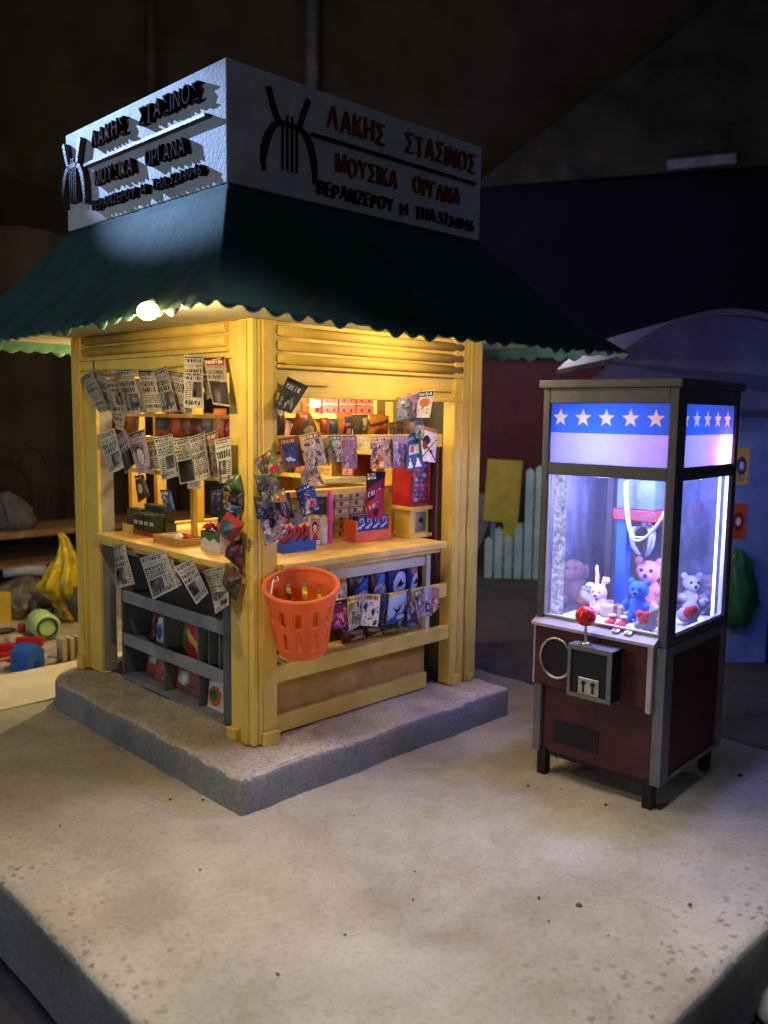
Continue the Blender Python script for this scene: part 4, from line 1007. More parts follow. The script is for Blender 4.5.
bag('sweet_bag', 'pointed red packet with a teal picture sticking out of the bunch', 'bag', zC, [(138, 362), (232, 428), (163, 530), (92, 476)], 'x', -.10, [('fill', '#a0303c'), ('ell', .5, .5, .34, .34, '#35505e'), ('blobs', .2, .2, .8, .8, 8, ['#284050', '#4a6a70', '#7a3040'])], 93, .045, CB, hang=True)
bag('sweet_bag', 'dark red sweet bag under the pointed packet', 'bag', zC, [(160, 520), (220, 508), (218, 672), (124, 594)], 'x', -.06, [('fill', '#54202a'), ('blobs', 0, 0, 1, 1, 14, ['#301820', '#70303a', '#2a3048'])], 94, .045, CB, hang=True)
bag('sweet_bag', 'brown paper bag at the bottom of the bunch below the counter', 'bag', zC, [(135, 640), (218, 690), (186, 828), (114, 750)], 'x', -.07, [('fill', '#5a4038'), ('blobs', 0, 0, 1, 1, 12, ['#3a2a26', '#74584a', '#4a4a3a'])], 95, .04, CB, hang=True)

# ---- goods on the left counter
CZ = 1.0625
def onc(px, py, z=CZ): return onz(px, py, z)
t = thing('display_tray', 'yellow framed tray with dark goods at the far end of the left counter', 'tray', (.27, 1.78, CZ))
b = MB(); b.box(-.08, .05, -.115, .12, 0, .035, .004); b.box(-.08, -.06, -.115, .12, .0355, .05, .003); o = b.build('tray', YR, t)
cuboid('dark_packs', (-.045, .11, .0355), (0, -.215, 0), (.08, 0, 0), (0, 0, .13), [('fill', '#3e3e44'), ('head', .1, .2, .9, .5, 2, '#55545c'), ('rect', .3, .0, .36, 1, '#222226'), ('rect', .6, 0, .66, 1, '#6a4a3a')], 21, '#3a383c', parent=t)
t = thing('tea_box_stack', 'dark green boxes with cream labels in two rows on a red base', 'boxes', (.25, 1.54, CZ))
b = MB(); b.box(-.09, .10, -.155, .15, 0, .03, .004); b.build('base', MT['redpaint'], t)
for r, (xf, zz) in enumerate(((-.085, .031), (.005, .085))):
    if r: b = MB(); b.box(.0, .09, -.15, .145, .031, .083); b.build('riser', MT['darkgrey'], t)
    for k in range(4):
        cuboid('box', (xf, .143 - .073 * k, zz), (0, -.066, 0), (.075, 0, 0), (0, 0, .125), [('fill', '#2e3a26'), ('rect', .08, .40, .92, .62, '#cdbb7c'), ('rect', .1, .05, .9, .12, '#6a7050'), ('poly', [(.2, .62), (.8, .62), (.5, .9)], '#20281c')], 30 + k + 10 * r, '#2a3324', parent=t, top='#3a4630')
t = thing('wooden_tray', 'shallow wooden tray holding small pale goods on the left counter', 'tray', (.16, 1.08, CZ))
b = MB(); b.box(-.085, .10, -.17, .155, 0, .012)
for q in ((-.09, -.0855, -.17, .155, .0005, .05), (.1005, .108, -.17, .155, .0005, .05), (-.09, .108, -.18, -.1705, .0005, .05), (-.09, .108, .1555, .165, .0005, .05)): b.box(*q)
b.build('tray', MT['brownwood'], t)
for k, (x, y, z, r, c) in enumerate([(-.03, .10, .05, .03, '#c8b88a'), (-.02, .04, .055, .028, '#d8c89a'), (.02, .08, .06, .03, '#bca878')]):
    o = recentre(MB().ball((.16 + x, 1.08 + y, CZ + .0125 + .024), r, (.8, 1.6, .8), 2, Matrix.Rotation(.5 + k, 3, 'Z')).build('bread_roll', mat('bread', c, .7, .2, 20, .3, 60))); tag(o, ['pale roll at the far end of the wooden tray', 'second pale roll in the middle of the wooden tray', 'darker roll at the back of the wooden tray'][k], 'roll', 'rolls in the wooden tray')
o = recentre(MB().ball((.12, 1.0, CZ + .048), .034, (1, 1, 1), 3).build('toy_ball', mat('ball_white', '#e0dcd6', .4, .08, 12, .1, 50))); tag(o, 'small white ball in the wooden tray on the left counter', 'ball')
o = recentre(MB().ball((.15, .945, CZ + .045), .03, (1, 1, 1), 3).build('toy_ball', MT['redpaint'])); tag(o, 'small red ball next to the white ball in the wooden tray', 'ball')
t = thing('sweet_display_box', 'green and white display box with red wrapped sweets on the left counter', 'box', (.21, .63, CZ))
o = cuboid('box', (-.08, .12, 0), (0, -.215, 0), (.14, 0, 0), (0, 0, .125), [('fill', '#c8c4b4'), ('rect', 0, 0, 1, .46, '#2f6a40'), ('poly', [(0, .46), (.2, .3), (.4, .46)], '#c8c4b4'), ('poly', [(.5, .46), (.7, .3), (.9, .46)], '#c8c4b4')], 41, '#b8b4a4', parent=t, top='#33241e')
rg0 = random.Random(3)
for k in range(9):
    b = MB(); x, y, z = rg0.uniform(-.06, .05), rg0.uniform(-.08, .10), .135 + rg0.uniform(0, .035); b.ball((x, y, z), .022, (1, 1.2, .8), 1); 
    for s_ in (-1, 1): b.prism([(x, y + s_ * .02, z), (x + .016, y + s_ * .045, z + .012), (x - .016, y + s_ * .045, z - .008)], (0, 0, .004))
    b.build('wrapped_sweet', MT['redpaint'], t)
# things standing further in, on the inner rail of the left opening
t = thing('green_carton', 'dark green carton with a golden label inside the left opening', 'carton', (.62, 1.05, CZ + .0))
cuboid('carton', (-.08, .12, 0), (.05, -.235, 0), (.12, .03, 0), (0, 0, .36), [('fill', '#27352a'), ('rect', .05, .1, .95, .32, '#b8a050'), ('head', .1, .13, .9, .29, 1, '#3a3010'), ('ell', .5, .62, .3, .2, '#1c241c')], 42, '#222c22', parent=t)
ist = MB(); ist.box(.42, .92, .6, 1.9, 1.03, 1.0615); ist.build('inner_counter', MT['wood'], kiosk)
for k, (x, y, z, w, h, d, c, lab) in enumerate([(.52, .80, CZ, .16, .075, .12, '#b8b0a4', 'lower pale grey carton inside the left opening'), (.53, .81, CZ + .0755, .13, .06, .10, '#cfc8ba', 'upper white carton stacked on the pale grey carton'), (.47, .60, CZ, .11, .10, .1, '#c09a5c', 'tan carton beside the stacked pale cartons')]):
    o = cuboid('carton', (x - d / 2, y + w / 2, z), (0, -w, 0), (d, 0, 0), (0, 0, h), [('fill', c), ('cols', .1, .2, .9, .5, 2, '#8a8478')], 43 + k, c); tag(o, lab, 'carton'); recentre(o)

# ---- snack bags in the rack, seen through the pigeonholes
SB = 'snack bags in the pigeonhole rack'
def zP(x, y): return (110 + x / 5.908, 590 + y / 5.908)
for k, (x0, y0, x1, y1, X, zb, lay, lab) in enumerate([
    (238, 128, 306, 245, .24, .304, [('fill', '#6a3434'), ('blobs', 0, .2, 1, 1, 8, ['#4a2428', '#9a5a50'])], 'maroon snack bag in the left hole of the upper pigeonhole row'),
    (272, 165, 314, 275, .19, .304, [('fill', '#c8d0dc'), ('ell', .5, .55, .35, .3, '#2a58b0'), ('rect', .1, .05, .9, .2, '#e8e8ec')], 'white and blue snack bag in the left hole of the upper pigeonhole row'),
    (398, 180, 472, 325, .23, .304, [('fill', '#5a6a34'), ('blobs', 0, 0, 1, 1, 10, ['#b88a40', '#3a4820', '#b84838'])], 'olive and orange snack bag in the middle hole of the upper row'),
    (446, 195, 520, 362, .17, .304, [('fill', '#b8303a'), ('band', .1, .5, .25, '#d8b040'), ('ell', .5, .75, .3, .15, '#8a2430')], 'bright red snack bag with a yellow slash in the upper pigeonhole row'),
    (566, 228, 628, 405, .17, .304, [('fill', '#8a8254'), ('rect', .1, .3, .9, .6, '#b0a878'), ('head', .2, .35, .8, .5, 1, '#3a381c')], 'khaki packet in a narrow hole of the upper pigeonhole row'),
    (636, 250, 668, 418, .15, .304, [('fill', '#b08878'), ('rect', .3, 0, .6, 1, '#d8c8c0')], 'pinkish packet in the last hole of the upper pigeonhole row'),
    (212, 378, 302, 500, .25, .031, [('fill', '#9a7868'), ('rect', 0, .55, 1, 1, '#b05a44'), ('ell', .5, .3, .25, .2, '#c8b8a8')], 'beige and rust snack bag in the left hole of the lower row'),
    (262, 405, 312, 528, .19, .031, [('fill', '#b05a4c'), ('blobs', 0, 0, 1, 1, 7, ['#8a3a30', '#c88070'])], 'leaning red snack bag in the left hole of the lower row'),
    (376, 455, 520, 610, .18, .031, [('fill', '#8a5044'), ('ell', .42, .45, .24, .28, '#9ab0a8'), ('ell', .42, .48, .15, .18, '#d8dcd4'), ('blobs', 0, .7, 1, 1, 6, ['#6a3a30', '#a46a58'])], 'rust coloured bag with a pale oval emblem in the lower row'),
    (574, 515, 668, 682, .14, .031, [('fill', '#c8ccc0'), ('rect', 0, 0, 1, .14, '#4a8a5a'), ('ell', .48, .58, .42, .30, '#c85a24'), ('ell', .45, .55, .25, .18, '#2f5a40'), ('rect', 0, .88, 1, 1, '#d8d8d0')], 'white bag with an orange and green emblem in the lower right hole'),
]):
    q = quad(zP, [(x0, y0), (x1, y0), (x1, y1), (x0, y1)], 'x', X); h = q[0][2] - q[3][2]
    for i in (2, 3): q[i][2] = zb
    for i in (0, 1): q[i] = q[i] + np.array([.02, 0, 0]); q[i][2] = min(q[i][2], zb + .285)
    q[2][1], q[3][1] = q[1][1], q[0][1]
    pouch('snack_bag', lab, 'bag', q, lay, 200 + k, .014, SB)

# ---- comics and packets on the right front
CG = 'comics and packets clipped across the right front of the kiosk'
def comic(seed, bg, title, cols, fig=None, n=14):
    L = [('fill', bg)]
    if title: L += [('rect', .04, .03, .96, .19, title[0]), ('head', .08, .05, .92, .17, 1, title[1])]
    L += [('blobs', .06, .22, .94, .96, n, cols), ('scrib', .06, .22, .94, .96, .03, cols[:4])]
    if fig: L += fig
    return L
RS = [
 ([(148, 204), (212, 235), (158, 319), (104, 300)], -.06, [('fill', '#3a3a44'), ('rect', 0, 0, 1, .12, '#16161a'), ('head', .15, .16, .85, .36, 1, '#b8bcc8'), ('blobs', .1, .4, .9, .9, 12, ['#22222a', '#6a6a78', '#8a8a94'])], 'dark packet tilted steeply at the top left of the right opening'),
 ([(117, 396), (180, 385), (199, 478), (131, 491)], -.05, [('fill', '#7a4038'), ('rect', .12, .22, .88, .84, '#343e78'), ('head', .15, .05, .85, .18, 1, '#c8a080'), ('blobs', .15, .28, .85, .8, 10, ['#c8c8d0', '#202850', '#6a70a8'])], 'brown bordered packet with a blue centre on the crossbar'),
 ([(188, 384), (245, 371), (266, 468), (204, 496)], -.06, comic(1, '#b8b0a0', ('#8a5a4a', '#e0d0b0'), ['#d8d0c0', '#90887a', '#5a4a5a', '#b07a60']), 'pale comic with scribbled figures next to the brown bordered packet'),
 ([(272, 385), (312, 383), (312, 465), (276, 469)], -.045, comic(2, '#9a9ca4', ('#55607a', '#c8ccd4'), ['#2a2c34', '#d0d0d4', '#5a5a64']), 'narrow grey comic with dark figures on the crossbar'),
 ([(313, 386), (358, 383), (363, 488), (314, 487)], -.05, comic(3, '#8a6a90', ('#7a5a84', '#b098b0'), ['#6a4c74', '#a890b0', '#9a7aa0', '#54406a']), 'mauve magazine in the middle of the crossbar'),
 ([(360, 388), (402, 387), (401, 428), (361, 430)], -.03, [('fill', '#d8c89a'), ('cols', .1, .2, .9, .8, 1, '#b8a070')], 'plain cream card pinned on the crossbar'),
 ([(410, 389), (469, 385), (468, 485), (402, 488)], -.06, comic(4, '#9a7a84', ('#d0c0c8', '#8a3a4a'), ['#c04a4a', '#3a4a8a', '#d8c8a0', '#2a2430', '#b07a90'], n=26), 'busy red and purple comic crowded with tiny figures'),
 ([(466, 381), (516, 388), (508, 489), (468, 483)], -.045, comic(5, '#8c7c9c', None, ['#a898b0', '#6a5a7c', '#c0b0b8', '#504668'], n=22), 'faded lilac comic left of the blue page with white figures'),
 ([(515, 386), (551, 371), (561, 485), (508, 493)], -.06, [('fill', '#34508a'), ('head', .15, .06, .85, .2, 1, '#a8b8d8'), ('rect', .15, .30, .85, .58, '#b8bcc8'), ('ell', .4, .44, .14, .1, '#b05050'), ('poly', [(.1, .95), (.25, .68), (.42, .95)], '#d8d8dc'), ('poly', [(.55, .95), (.72, .66), (.9, .95)], '#d8d8dc')], 'blue page with white figures under the orange topped comic'),
 ([(558, 354), (609, 369), (600, 469), (554, 462)], -.055, [('fill', '#d8d2d4'), ('rect', 0, 0, 1, .10, '#b07060'), ('band', .30, .6, .07, '#1c1a22'), ('ell', .35, .38, .2, .14, '#23202a'), ('ell', .25, .55, .16, .12, '#7a2c38'), ('band', .95, -.7, .05, '#28242e'), ('ell', .65, .7, .09, .07, '#23202a')], 'white comic with a sweeping black and red figure at the right'),
 ([(480, 270), (526, 254), (523, 330), (481, 341)], -.06, comic(6, '#8a92a0', ('#c8a090', '#5a3a3a'), ['#3a4258', '#b8bcc8', '#5a6478', '#8a5a5a']), 'steel blue comic at the left of the upper right cluster'),
 ([(525, 262), (550, 255), (546, 336), (528, 326)], -.05, comic(7, '#7a5a94', None, ['#a888b8', '#50386a', '#c8b8c8']), 'thin purple comic in the middle of the upper right cluster'),
 ([(545, 250), (598, 245), (581, 331), (542, 331)], -.065, [('fill', '#c8c4c4'), ('rect', .04, .03, .96, .22, '#3a3638'), ('head', .06, .05, .94, .2, 1, '#e8e8e8'), ('ell', .5, .45, .34, .16, '#b86a3c'), ('blobs', .1, .55, .9, .95, 8, ['#8a90a8', '#5a4a50', '#d0d0d4'])], 'white comic with an orange picture hanging from the bracket'),
 ([(42, 465), (95, 427), (133, 495), (84, 531)], -.06, comic(8, '#6a7a64', ('#a04a4a', '#d8c8b0'), ['#3e5a3c', '#c84a5c', '#8a9a80', '#d8a0a0'], [('ell', .6, .72, .24, .14, '#c02c4c')]), 'green comic with a crimson splash on the corner post'),
 ([(42, 506), (86, 510), (121, 571), (60, 572)], -.05, comic(9, '#5a5e58', None, ['#3a3e3a', '#8a8c80', '#6a5a50']), 'dull grey green comic behind the crimson splash comic'),
 ([(80, 530), (131, 524), (141, 590), (84, 592)], -.065, comic(10, '#8a6a64', None, ['#c85a44', '#6a9088', '#d8b8a0', '#4a3a3a'], n=18), 'coral and teal comic in the middle of the corner strip'),
 ([(42, 575), (91, 574), (111, 641), (50, 642)], -.055, comic(11, '#33323c', None, ['#1e1c26', '#60606c', '#8a8490']), 'nearly black comic low in the corner strip'),
 ([(60, 620), (121, 618), (146, 691), (74, 727)], -.07, comic(12, '#7c7488', None, ['#3a3048', '#b8b0c0', '#5a5068', '#a85a8a', '#d0ccd4'], n=34), 'speckled violet comic at the bottom of the corner strip'),
 ([(118, 570), (150, 560), (165, 640), (128, 640)], -.035, comic(21, '#5c5674', None, ['#8a84a4', '#38304c', '#b0aabc']), 'slim violet packet beside the coral and teal comic'),
 ([(185, 495), (236, 482), (262, 541), (190, 541)], -.04, comic(13, '#b09a84', None, ['#7a2c4a', '#d8c8b0', '#8a7a6a']), 'tan comic with a dark pink figure above the blue comic'),
 ([(170, 550), (226, 524), (246, 611), (195, 637)], -.06, comic(14, '#2c4a94', ('#2c4a94', '#c8d0e0'), ['#c83c34', '#e0dcd0', '#3a68b8', '#d8a040'], n=10), 'bright blue comic with red and white figures'),
 ([(150, 610), (205, 585), (212, 650), (160, 665)], .02, comic(22, '#7a8a74', None, ['#a8b098', '#50604c', '#b07a70'], n=12), 'grey green leaflet behind the blue comic'),
 ([(388, 495), (447, 497), (446, 560), (385, 592)], -.03, [('fill', '#1e1a20'), ('head', .1, .06, .5, .3, 2, '#c8c4c8'), ('poly', [(0, .62), (1, .25), (1, .6), (0, .98)], '#8a2434'), ('head', .12, .66, .9, .9, 1, '#d8c0c4')], 'black pennant with a slanted red stripe over the counter'),
 ([(384, 586), (446, 540), (441, 640), (394, 641)], -.02, [('fill', '#a02c3c'), ('head', .15, .35, .85, .55, 1, '#e0b8b8'), ('ell', .5, .75, .16, .14, '#2a1a22')], 'red pennant tucked under the black pennant'),
 ([(60, 545), (100, 535), (118, 600), (72, 612)], -.045, comic(41, '#64685c', None, ['#484c44', '#98907c', '#7a5a50']), 'olive comic crammed behind the coral and teal comic'),
 ([(96, 590), (140, 585), (150, 655), (108, 662)], -.045, comic(42, '#5a4a58', None, ['#3a2c3c', '#8c7c90', '#b07a80']), 'plum coloured leaflet low on the right of the corner strip'),
 ([(225, 400), (272, 392), (282, 470), (238, 478)], -.035, comic(43, '#8a8a7c', None, ['#b0a890', '#5a5a52', '#a06a50']), 'grey sheet behind the pale scribbled comic on the crossbar'),
 ([(430, 400), (475, 396), (472, 478), (436, 480)], -.035, comic(44, '#8a7c94', None, ['#b0a0b8', '#5a4c68']), 'violet sheet glimpsed between the crowded comic and the faded lilac one'),
 ([(535, 340), (562, 332), (566, 390), (540, 395)], -.045, comic(45, '#7c8494', None, ['#a8b0bc', '#4c5464']), 'grey blue leaflet above the blue page with white figures'),
]
for i, (pts, off, lay, lab) in enumerate(RS):
    nm, cat = ('snack_packet', 'packet') if 'packet' in lab else ('leaflet', 'leaflet') if ('leaflet' in lab or 'sheet' in lab) else ('pennant', 'pennant') if 'pennant' in lab else ('paper_card', 'card') if 'card' in lab else ('comic', 'comic')
    sheet(nm, lab, cat, quad(zR, pts, 'y', off, -.015), lay, 300 + i, CG, curl=.045)
LS = [
 ([(46, 290), (108, 270), (106, 372), (42, 376)], -.03, comic(31, '#a8a4b0', None, ['#b05a50', '#d8d4d8', '#5a4a6a']), 'pale packet peeping out behind the rim of the orange basket'),
 ([(28, 390), (111, 374), (106, 556), (8, 572)], -.05, comic(32, '#6a2c58', ('#4a2048', '#d8b0c8'), ['#c05a90', '#8a3a6a', '#2c1c34', '#d890b0']), 'plum and pink magazine right beside the orange basket'),
 ([(113, 366), (221, 340), (196, 551), (117, 582)], -.06, comic(33, '#c0bca8', ('#c8c0a8', '#b03430'), ['#3a3a34', '#6a7058', '#e0dccc', '#8a3430']), 'white comic with a red title and a dark figure on the lower bar'),
 ([(226, 344), (326, 350), (296, 552), (194, 546)], -.05, comic(34, '#d0ccc8', ('#c8a040', '#5a2c20'), ['#2a2830', '#e8e6e4', '#8a8890'], n=10), 'white comic with a gold title and black figures'),
 ([(325, 344), (382, 346), (356, 541), (310, 536)], -.035, comic(35, '#2a3450', None, ['#3c4a6c', '#1c2438', '#6a7490']), 'navy comic squeezed behind the bird comic'),
 ([(378, 362), (489, 340), (486, 500), (364, 546)], -.06, [('fill', '#9ab4d8'), ('head', .15, .06, .8, .2, 1, '#b8a850'), ('poly', [(.2, .42), (.5, .55), (.85, .32), (.62, .62), (.32, .80), (.44, .62)], '#2a2a34'), ('ell', .66, .46, .12, .05, '#a84a3c'), ('poly', [(0, .84), (1, .62), (1, 1), (0, 1)], '#2f5a9c'), ('ell', .7, .85, .22, .08, '#c8b8a0')], 'light blue comic with a flying dark bird'),
 ([(488, 330), (512, 306), (562, 512), (489, 522)], -.05, comic(36, '#4a3c48', None, ['#28242e', '#8a6a5a', '#a8a0a8', '#5a3a4a'], n=22), 'dark crowded comic right of the bird comic'),
 ([(534, 330), (602, 300), (602, 492), (558, 506)], -.06, comic(37, '#8a8078', ('#3e6a48', '#d0d8c0'), ['#a84a3c', '#3a343c', '#c8c0b8', '#6a4a50'], n=20), 'comic with a green title strip near the right end of the lower bar'),
 ([(600, 300), (652, 298), (652, 480), (598, 497)], -.05, comic(38, '#a89cb0', None, ['#c8c0cc', '#7a6c88'], [('rect', .25, .55, .75, .85, '#20202c'), ('ell', .5, .7, .12, .1, '#d0d0d8')]), 'pale lilac comic with a black square'),
 ([(650, 298), (702, 311), (696, 441), (654, 466)], -.055, comic(39, '#a07068', None, ['#c85a3c', '#e0d0cc', '#3a3038', '#8a4a4c']), 'orange red comic at the right end of the lower bar'),
]
for i, (pts, off, lay, lab) in enumerate(LS):
    sheet('comic' if 'comic' in lab else 'magazine' if 'magazine' in lab else 'snack_packet', lab, 'comic' if 'comic' in lab else 'magazine' if 'magazine' in lab else 'packet', quad(zL, pts, 'y', off, -.015), lay, 400 + i, 'comics hung along the lower bar of the right front', curl=.04)
sheet('photo_card', 'small card with a dark haired portrait standing on the right counter', 'card', quad(zR, [(215, 642), (246, 640), (246, 706), (216, 707)], 'y', .20), [('fill', '#b08a84'), ('ell', .5, .42, .34, .28, '#3a2028'), ('ell', .5, .46, .2, .2, '#d8b0a0'), ('poly', [(.1, 1), (.5, .62), (.9, 1)], '#a03a54')], 77)

# snack bags behind the crossbar (upper display shelf) and behind the lower bar
for i, (pts, Yp, lay, lab, th) in enumerate([
    ([(100, 306), (136, 306), (138, 388), (98, 388)], .36, [('fill', '#2c2e26'), ('blobs', 0, 0, 1, 1, 6, ['#1c1e1a', '#44463a'])], 'black pouch at the left end of the upper display shelf', .03),
    ([(176, 308), (216, 316), (246, 388), (150, 388)], .37, [('fill', '#7a3c34'), ('poly', [(.1, 1), (.4, .3), (.75, .5), (.9, 1)], '#3e5a3c'), ('ell', .55, .7, .2, .16, '#c8c0a8')], 'triangular red and green bag on the upper display shelf', .045),
    ([(246, 330), (272, 330), (275, 388), (246, 388)], .37, [('fill', '#8a4434'), ('blobs', 0, 0, 1, 1, 7, ['#b86a4c', '#5a2c28'])], 'rust coloured bag next to the blue pouch on the upper shelf', .03),
    ([(272, 336), (299, 334), (301, 388), (272, 388)], .37, [('fill', '#3a5068'), ('ell', .5, .5, .3, .3, '#2a3a4c')], 'slate blue pouch on the upper display shelf', .03),
    ([(296, 315), (346, 314), (344, 388), (298, 388)], .37, [('fill', '#b8702c'), ('rect', .35, .18, .9, .44, '#40466a'), ('rect', .3, .55, .95, .95, '#4a2020'), ('rect', .5, .66, .8, .86, '#d8c8b0')], 'orange bag with dark square pictures on the upper shelf', .03),
    ([(345, 322), (393, 321), (392, 388), (347, 388)], .37, [('fill', '#4c5232'), ('ell', .68, .34, .2, .2, '#c8c8b8'), ('ell', .62, .6, .16, .12, '#a8ac90'), ('rect', .5, .7, .9, .95, '#6a7040')], 'olive bag with white leaf shapes on the upper shelf', .03),
    ([(398, 318), (457, 324), (455, 388), (400, 388)], .37, [('fill', '#c8803a'), ('band', .45, -.3, .16, '#5a3020'), ('ell', .55, .9, .4, .26, '#9a4438')], 'caramel bag with a brown slash on the upper shelf', .035),
    ([(458, 345), (500, 345), (500, 388), (458, 388)], .38, [('fill', '#6a5a30'), ('head', .1, .1, .9, .9, 2, '#a89a60')], 'low ochre box at the right of the upper shelf', .02),
    ([(508, 334), (549, 333), (548, 388), (510, 388)], .37, [('fill', '#3a6488'), ('rect', .2, .2, .8, .8, '#c8b890'), ('rect', 0, 0, .2, 1, '#a8702c')], 'blue framed cream packet at the right end of the upper shelf', .025)]):
    q = quad(zR, pts, 'y', Yp); q[2][2] = q[3][2] = 1.787; pouch('snack_bag', lab, 'bag', q, lay, 500 + i, th, 'snack bags on the upper display shelf')
for i, (pts, Yp, lay, lab, th, zz) in enumerate([
    ([(104, 190), (240, 152), (238, 348), (112, 360)], .17, [('fill', '#42202c'), ('poly', [(.1, 1), (.2, .6), (1, .2), (.85, .75), (.6, 1)], '#3a62a8'), ('ell', .6, .85, .3, .2, '#b8a8a0'), ('band', .75, -.3, .04, '#2a3050')], 'dark red crisp bag with a blue swoosh behind the lower bar', .05, .692),
    ([(240, 150), (352, 132), (352, 345), (246, 352)], .17, [('fill', '#4a2430'), ('poly', [(.15, .7), (.55, .15), (.75, .2), (.65, .65)], '#4a78c0'), ('ell', .5, .78, .34, .22, '#b8aaa4'), ('band', .9, -.5, .05, '#40303c')], 'second dark red crisp bag with a blue cone shape', .05, .692),
    ([(356, 130), (478, 112), (478, 325), (362, 330)], .155, [('fill', '#1e2c68'), ('ell', .55, .15, .35, .10, '#c09080'), ('ell', .55, .65, .36, .32, '#c8ccd8'), ('poly', [(.3, .72), (.55, .50), (.6, .62), (.8, .66), (.58, .72)], '#16181e')], 'navy crisp bag with a white oval and black bird', .05, .692),
    ([(480, 116), (552, 100), (552, 300), (486, 320)], .14, [('fill', '#1e2c68'), ('ell', .6, .36, .38, .16, '#c0663c'), ('ell', .6, .68, .38, .26, '#c8ccd8'), ('poly', [(.3, .72), (.6, .55), (.9, .68), (.6, .72)], '#16181e')], 'narrow navy crisp bag with an orange cap shape', .045, .692),
    ([(70, 560), (215, 548), (217, 738), (78, 755)], .17, [('fill', '#5a1e2c'), ('ell', .55, .30, .32, .14, '#a8a8b4'), ('poly', [(.2, .9), (.45, .5), (.85, .55), (.7, .95)], '#c0ac84'), ('ell', .5, .8, .26, .16, '#c8b48c')], 'maroon biscuit bag with a white cloud on the lower shelf', .05, .432),
    ([(220, 545), (326, 535), (327, 700), (224, 722)], .17, [('fill', '#561c2a'), ('ell', .4, .30, .36, .14, '#a8a8b4'), ('poly', [(.1, .9), (.5, .5), (.9, .58), (.7, 1)], '#c0ac84')], 'second maroon biscuit bag with a cream figure on the lower shelf', .05, .432),
    ([(330, 545), (440, 530), (442, 680), (334, 695)], .155, [('fill', '#2f5a94'), ('poly', [(0, .6), (.5, .2), (.7, .5), (.2, 1)], '#a8a858'), ('ell', .7, .7, .22, .18, '#4a78b0')], 'blue and yellow crisp bag on the lower shelf', .045, .432),
    ([(432, 515), (576, 495), (576, 655), (438, 672)], .14, [('fill', '#b8b0a0'), ('ell', .4, .35, .36, .34, '#2c5090'), ('ell', .42, .38, .18, .2, '#90a8c8')], 'cream crisp bag with a big blue ring on the lower shelf', .045, .432),
    ([(-90, 700), (-20, 690), (-20, 770), (-85, 790)], .17, [('fill', '#2c4a90'), ('ell', .5, .5, .3, .3, '#c8ccd8')], 'blue packet showing below the orange basket', .04, .432)]):
    q = quad(zL, pts, 'y', Yp); q[2][2] = q[3][2] = zz; pouch('crisp_bag', lab, 'bag', q, lay, 520 + i, th, 'crisp bags behind the lower bars')

# ---- goods on the right counter
t = thing('wedge_sweet_tray', 'blue jagged tray of red wedge shaped sweets on the right counter', 'tray', (.535, .30, 1.0705))
b = MB(); L0 = .25
prof = [(-.13, 0), (.13, 0), (.13, .06)] + [(.13 - .0325 * k, .06 + (.035 if k % 2 == 0 else 0)) for k in range(1, 8)] + [(-.13, .06)]
b.prism([(x, -.06, z) for x, z in prof], (0, .10, 0)); b.build('tray', MT['bluepaint'], t)
wm = mat('sweet_red', '#c83a48', .5, .25, 25, .3, 50)
for k in range(4):
    b = MB(); x = -.105 + .062 * k; b.prism([(x, -.04, .066), (x + .055, -.04, .066), (x + .055, -.04, .15), (x + .03, -.04, .175), (x, -.04, .15)], (0, .07, 0)); o = b.build('wedge_sweet', wm, t)
    b2 = MB(); b2.prism([(x + .012, -.0425, .10), (x + .045, -.0425, .13), (x + .03, -.0425, .15)], (0, .002, 0)); b2.build('leaf_mark', mat('leaf_mark', '#2a3a2a', .6, .1, 9, 0), o)
t = thing('blue_pack_tray', 'orange tray holding four dark blue packs with pale curls', 'tray', (1.21, .33, 1.0705), -.03)
b = MB(); b.box(-.165, .165, -.06, .06, 0, .075, .006); b.box(-.165, -.145, -.06, .06, .0755, .15, .005); b.box(.145, .165, -.06, .06, .0755, .15, .005); b.build('tray', MT['orange'], t)
for k in range(4):
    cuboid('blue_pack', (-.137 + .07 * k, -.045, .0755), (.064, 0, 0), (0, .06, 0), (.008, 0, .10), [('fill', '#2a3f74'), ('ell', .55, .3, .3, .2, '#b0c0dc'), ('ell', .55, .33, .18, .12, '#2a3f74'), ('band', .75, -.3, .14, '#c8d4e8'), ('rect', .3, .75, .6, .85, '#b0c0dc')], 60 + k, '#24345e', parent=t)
# gumball machine
GS = .225
gm = thing('gumball_machine', 'small red gumball machine with a clear front on a yellow base', 'vending machine', (1.585, .275, 1.0705))
b = MB(); b.box(-.115, .115, -.10, .10, 0, .028, .004); b.box(-.095, .095, -.08, .08, .0285, GS - .028, .004); b.box(-.115, .115, -.10, .10, GS - .0275, GS, .004); base = b.build('base', MT['yellow_rough'], gm)
z0, z1 = GS + .0005, GS + .395
b = MB(); b.box(-.105, .105, -.02, .088, z0, z1, .003); b.box(-.105, -.078, -.088, -.0205, z0, z1, .003); b.box(.082, .105, -.088, -.0205, z0, z1, .003); b.box(-.0775, .0815, -.088, -.0205, z0, z0 + .02, .002); b.box(-.12, .12, -.102, .102, z1 + .0005, z1 + .03, .005); cab_ = b.build('cabinet', MT['redpaint'], gm)
b = MB(); b.box(-.0775, .0815, -.084, -.081, z0 + .0205, z1); b.build('window', MT['clear'], cab_)
gcol = [mat('gum_' + n, c, .3, .1, 9, .05, 40) for n, c in (('red', '#c83a34'), ('blue', '#5a78c0'), ('white', '#d8d8dc'), ('pink', '#d88aa0'), ('grey', '#7a8090'))]
rg0 = random.Random(9)
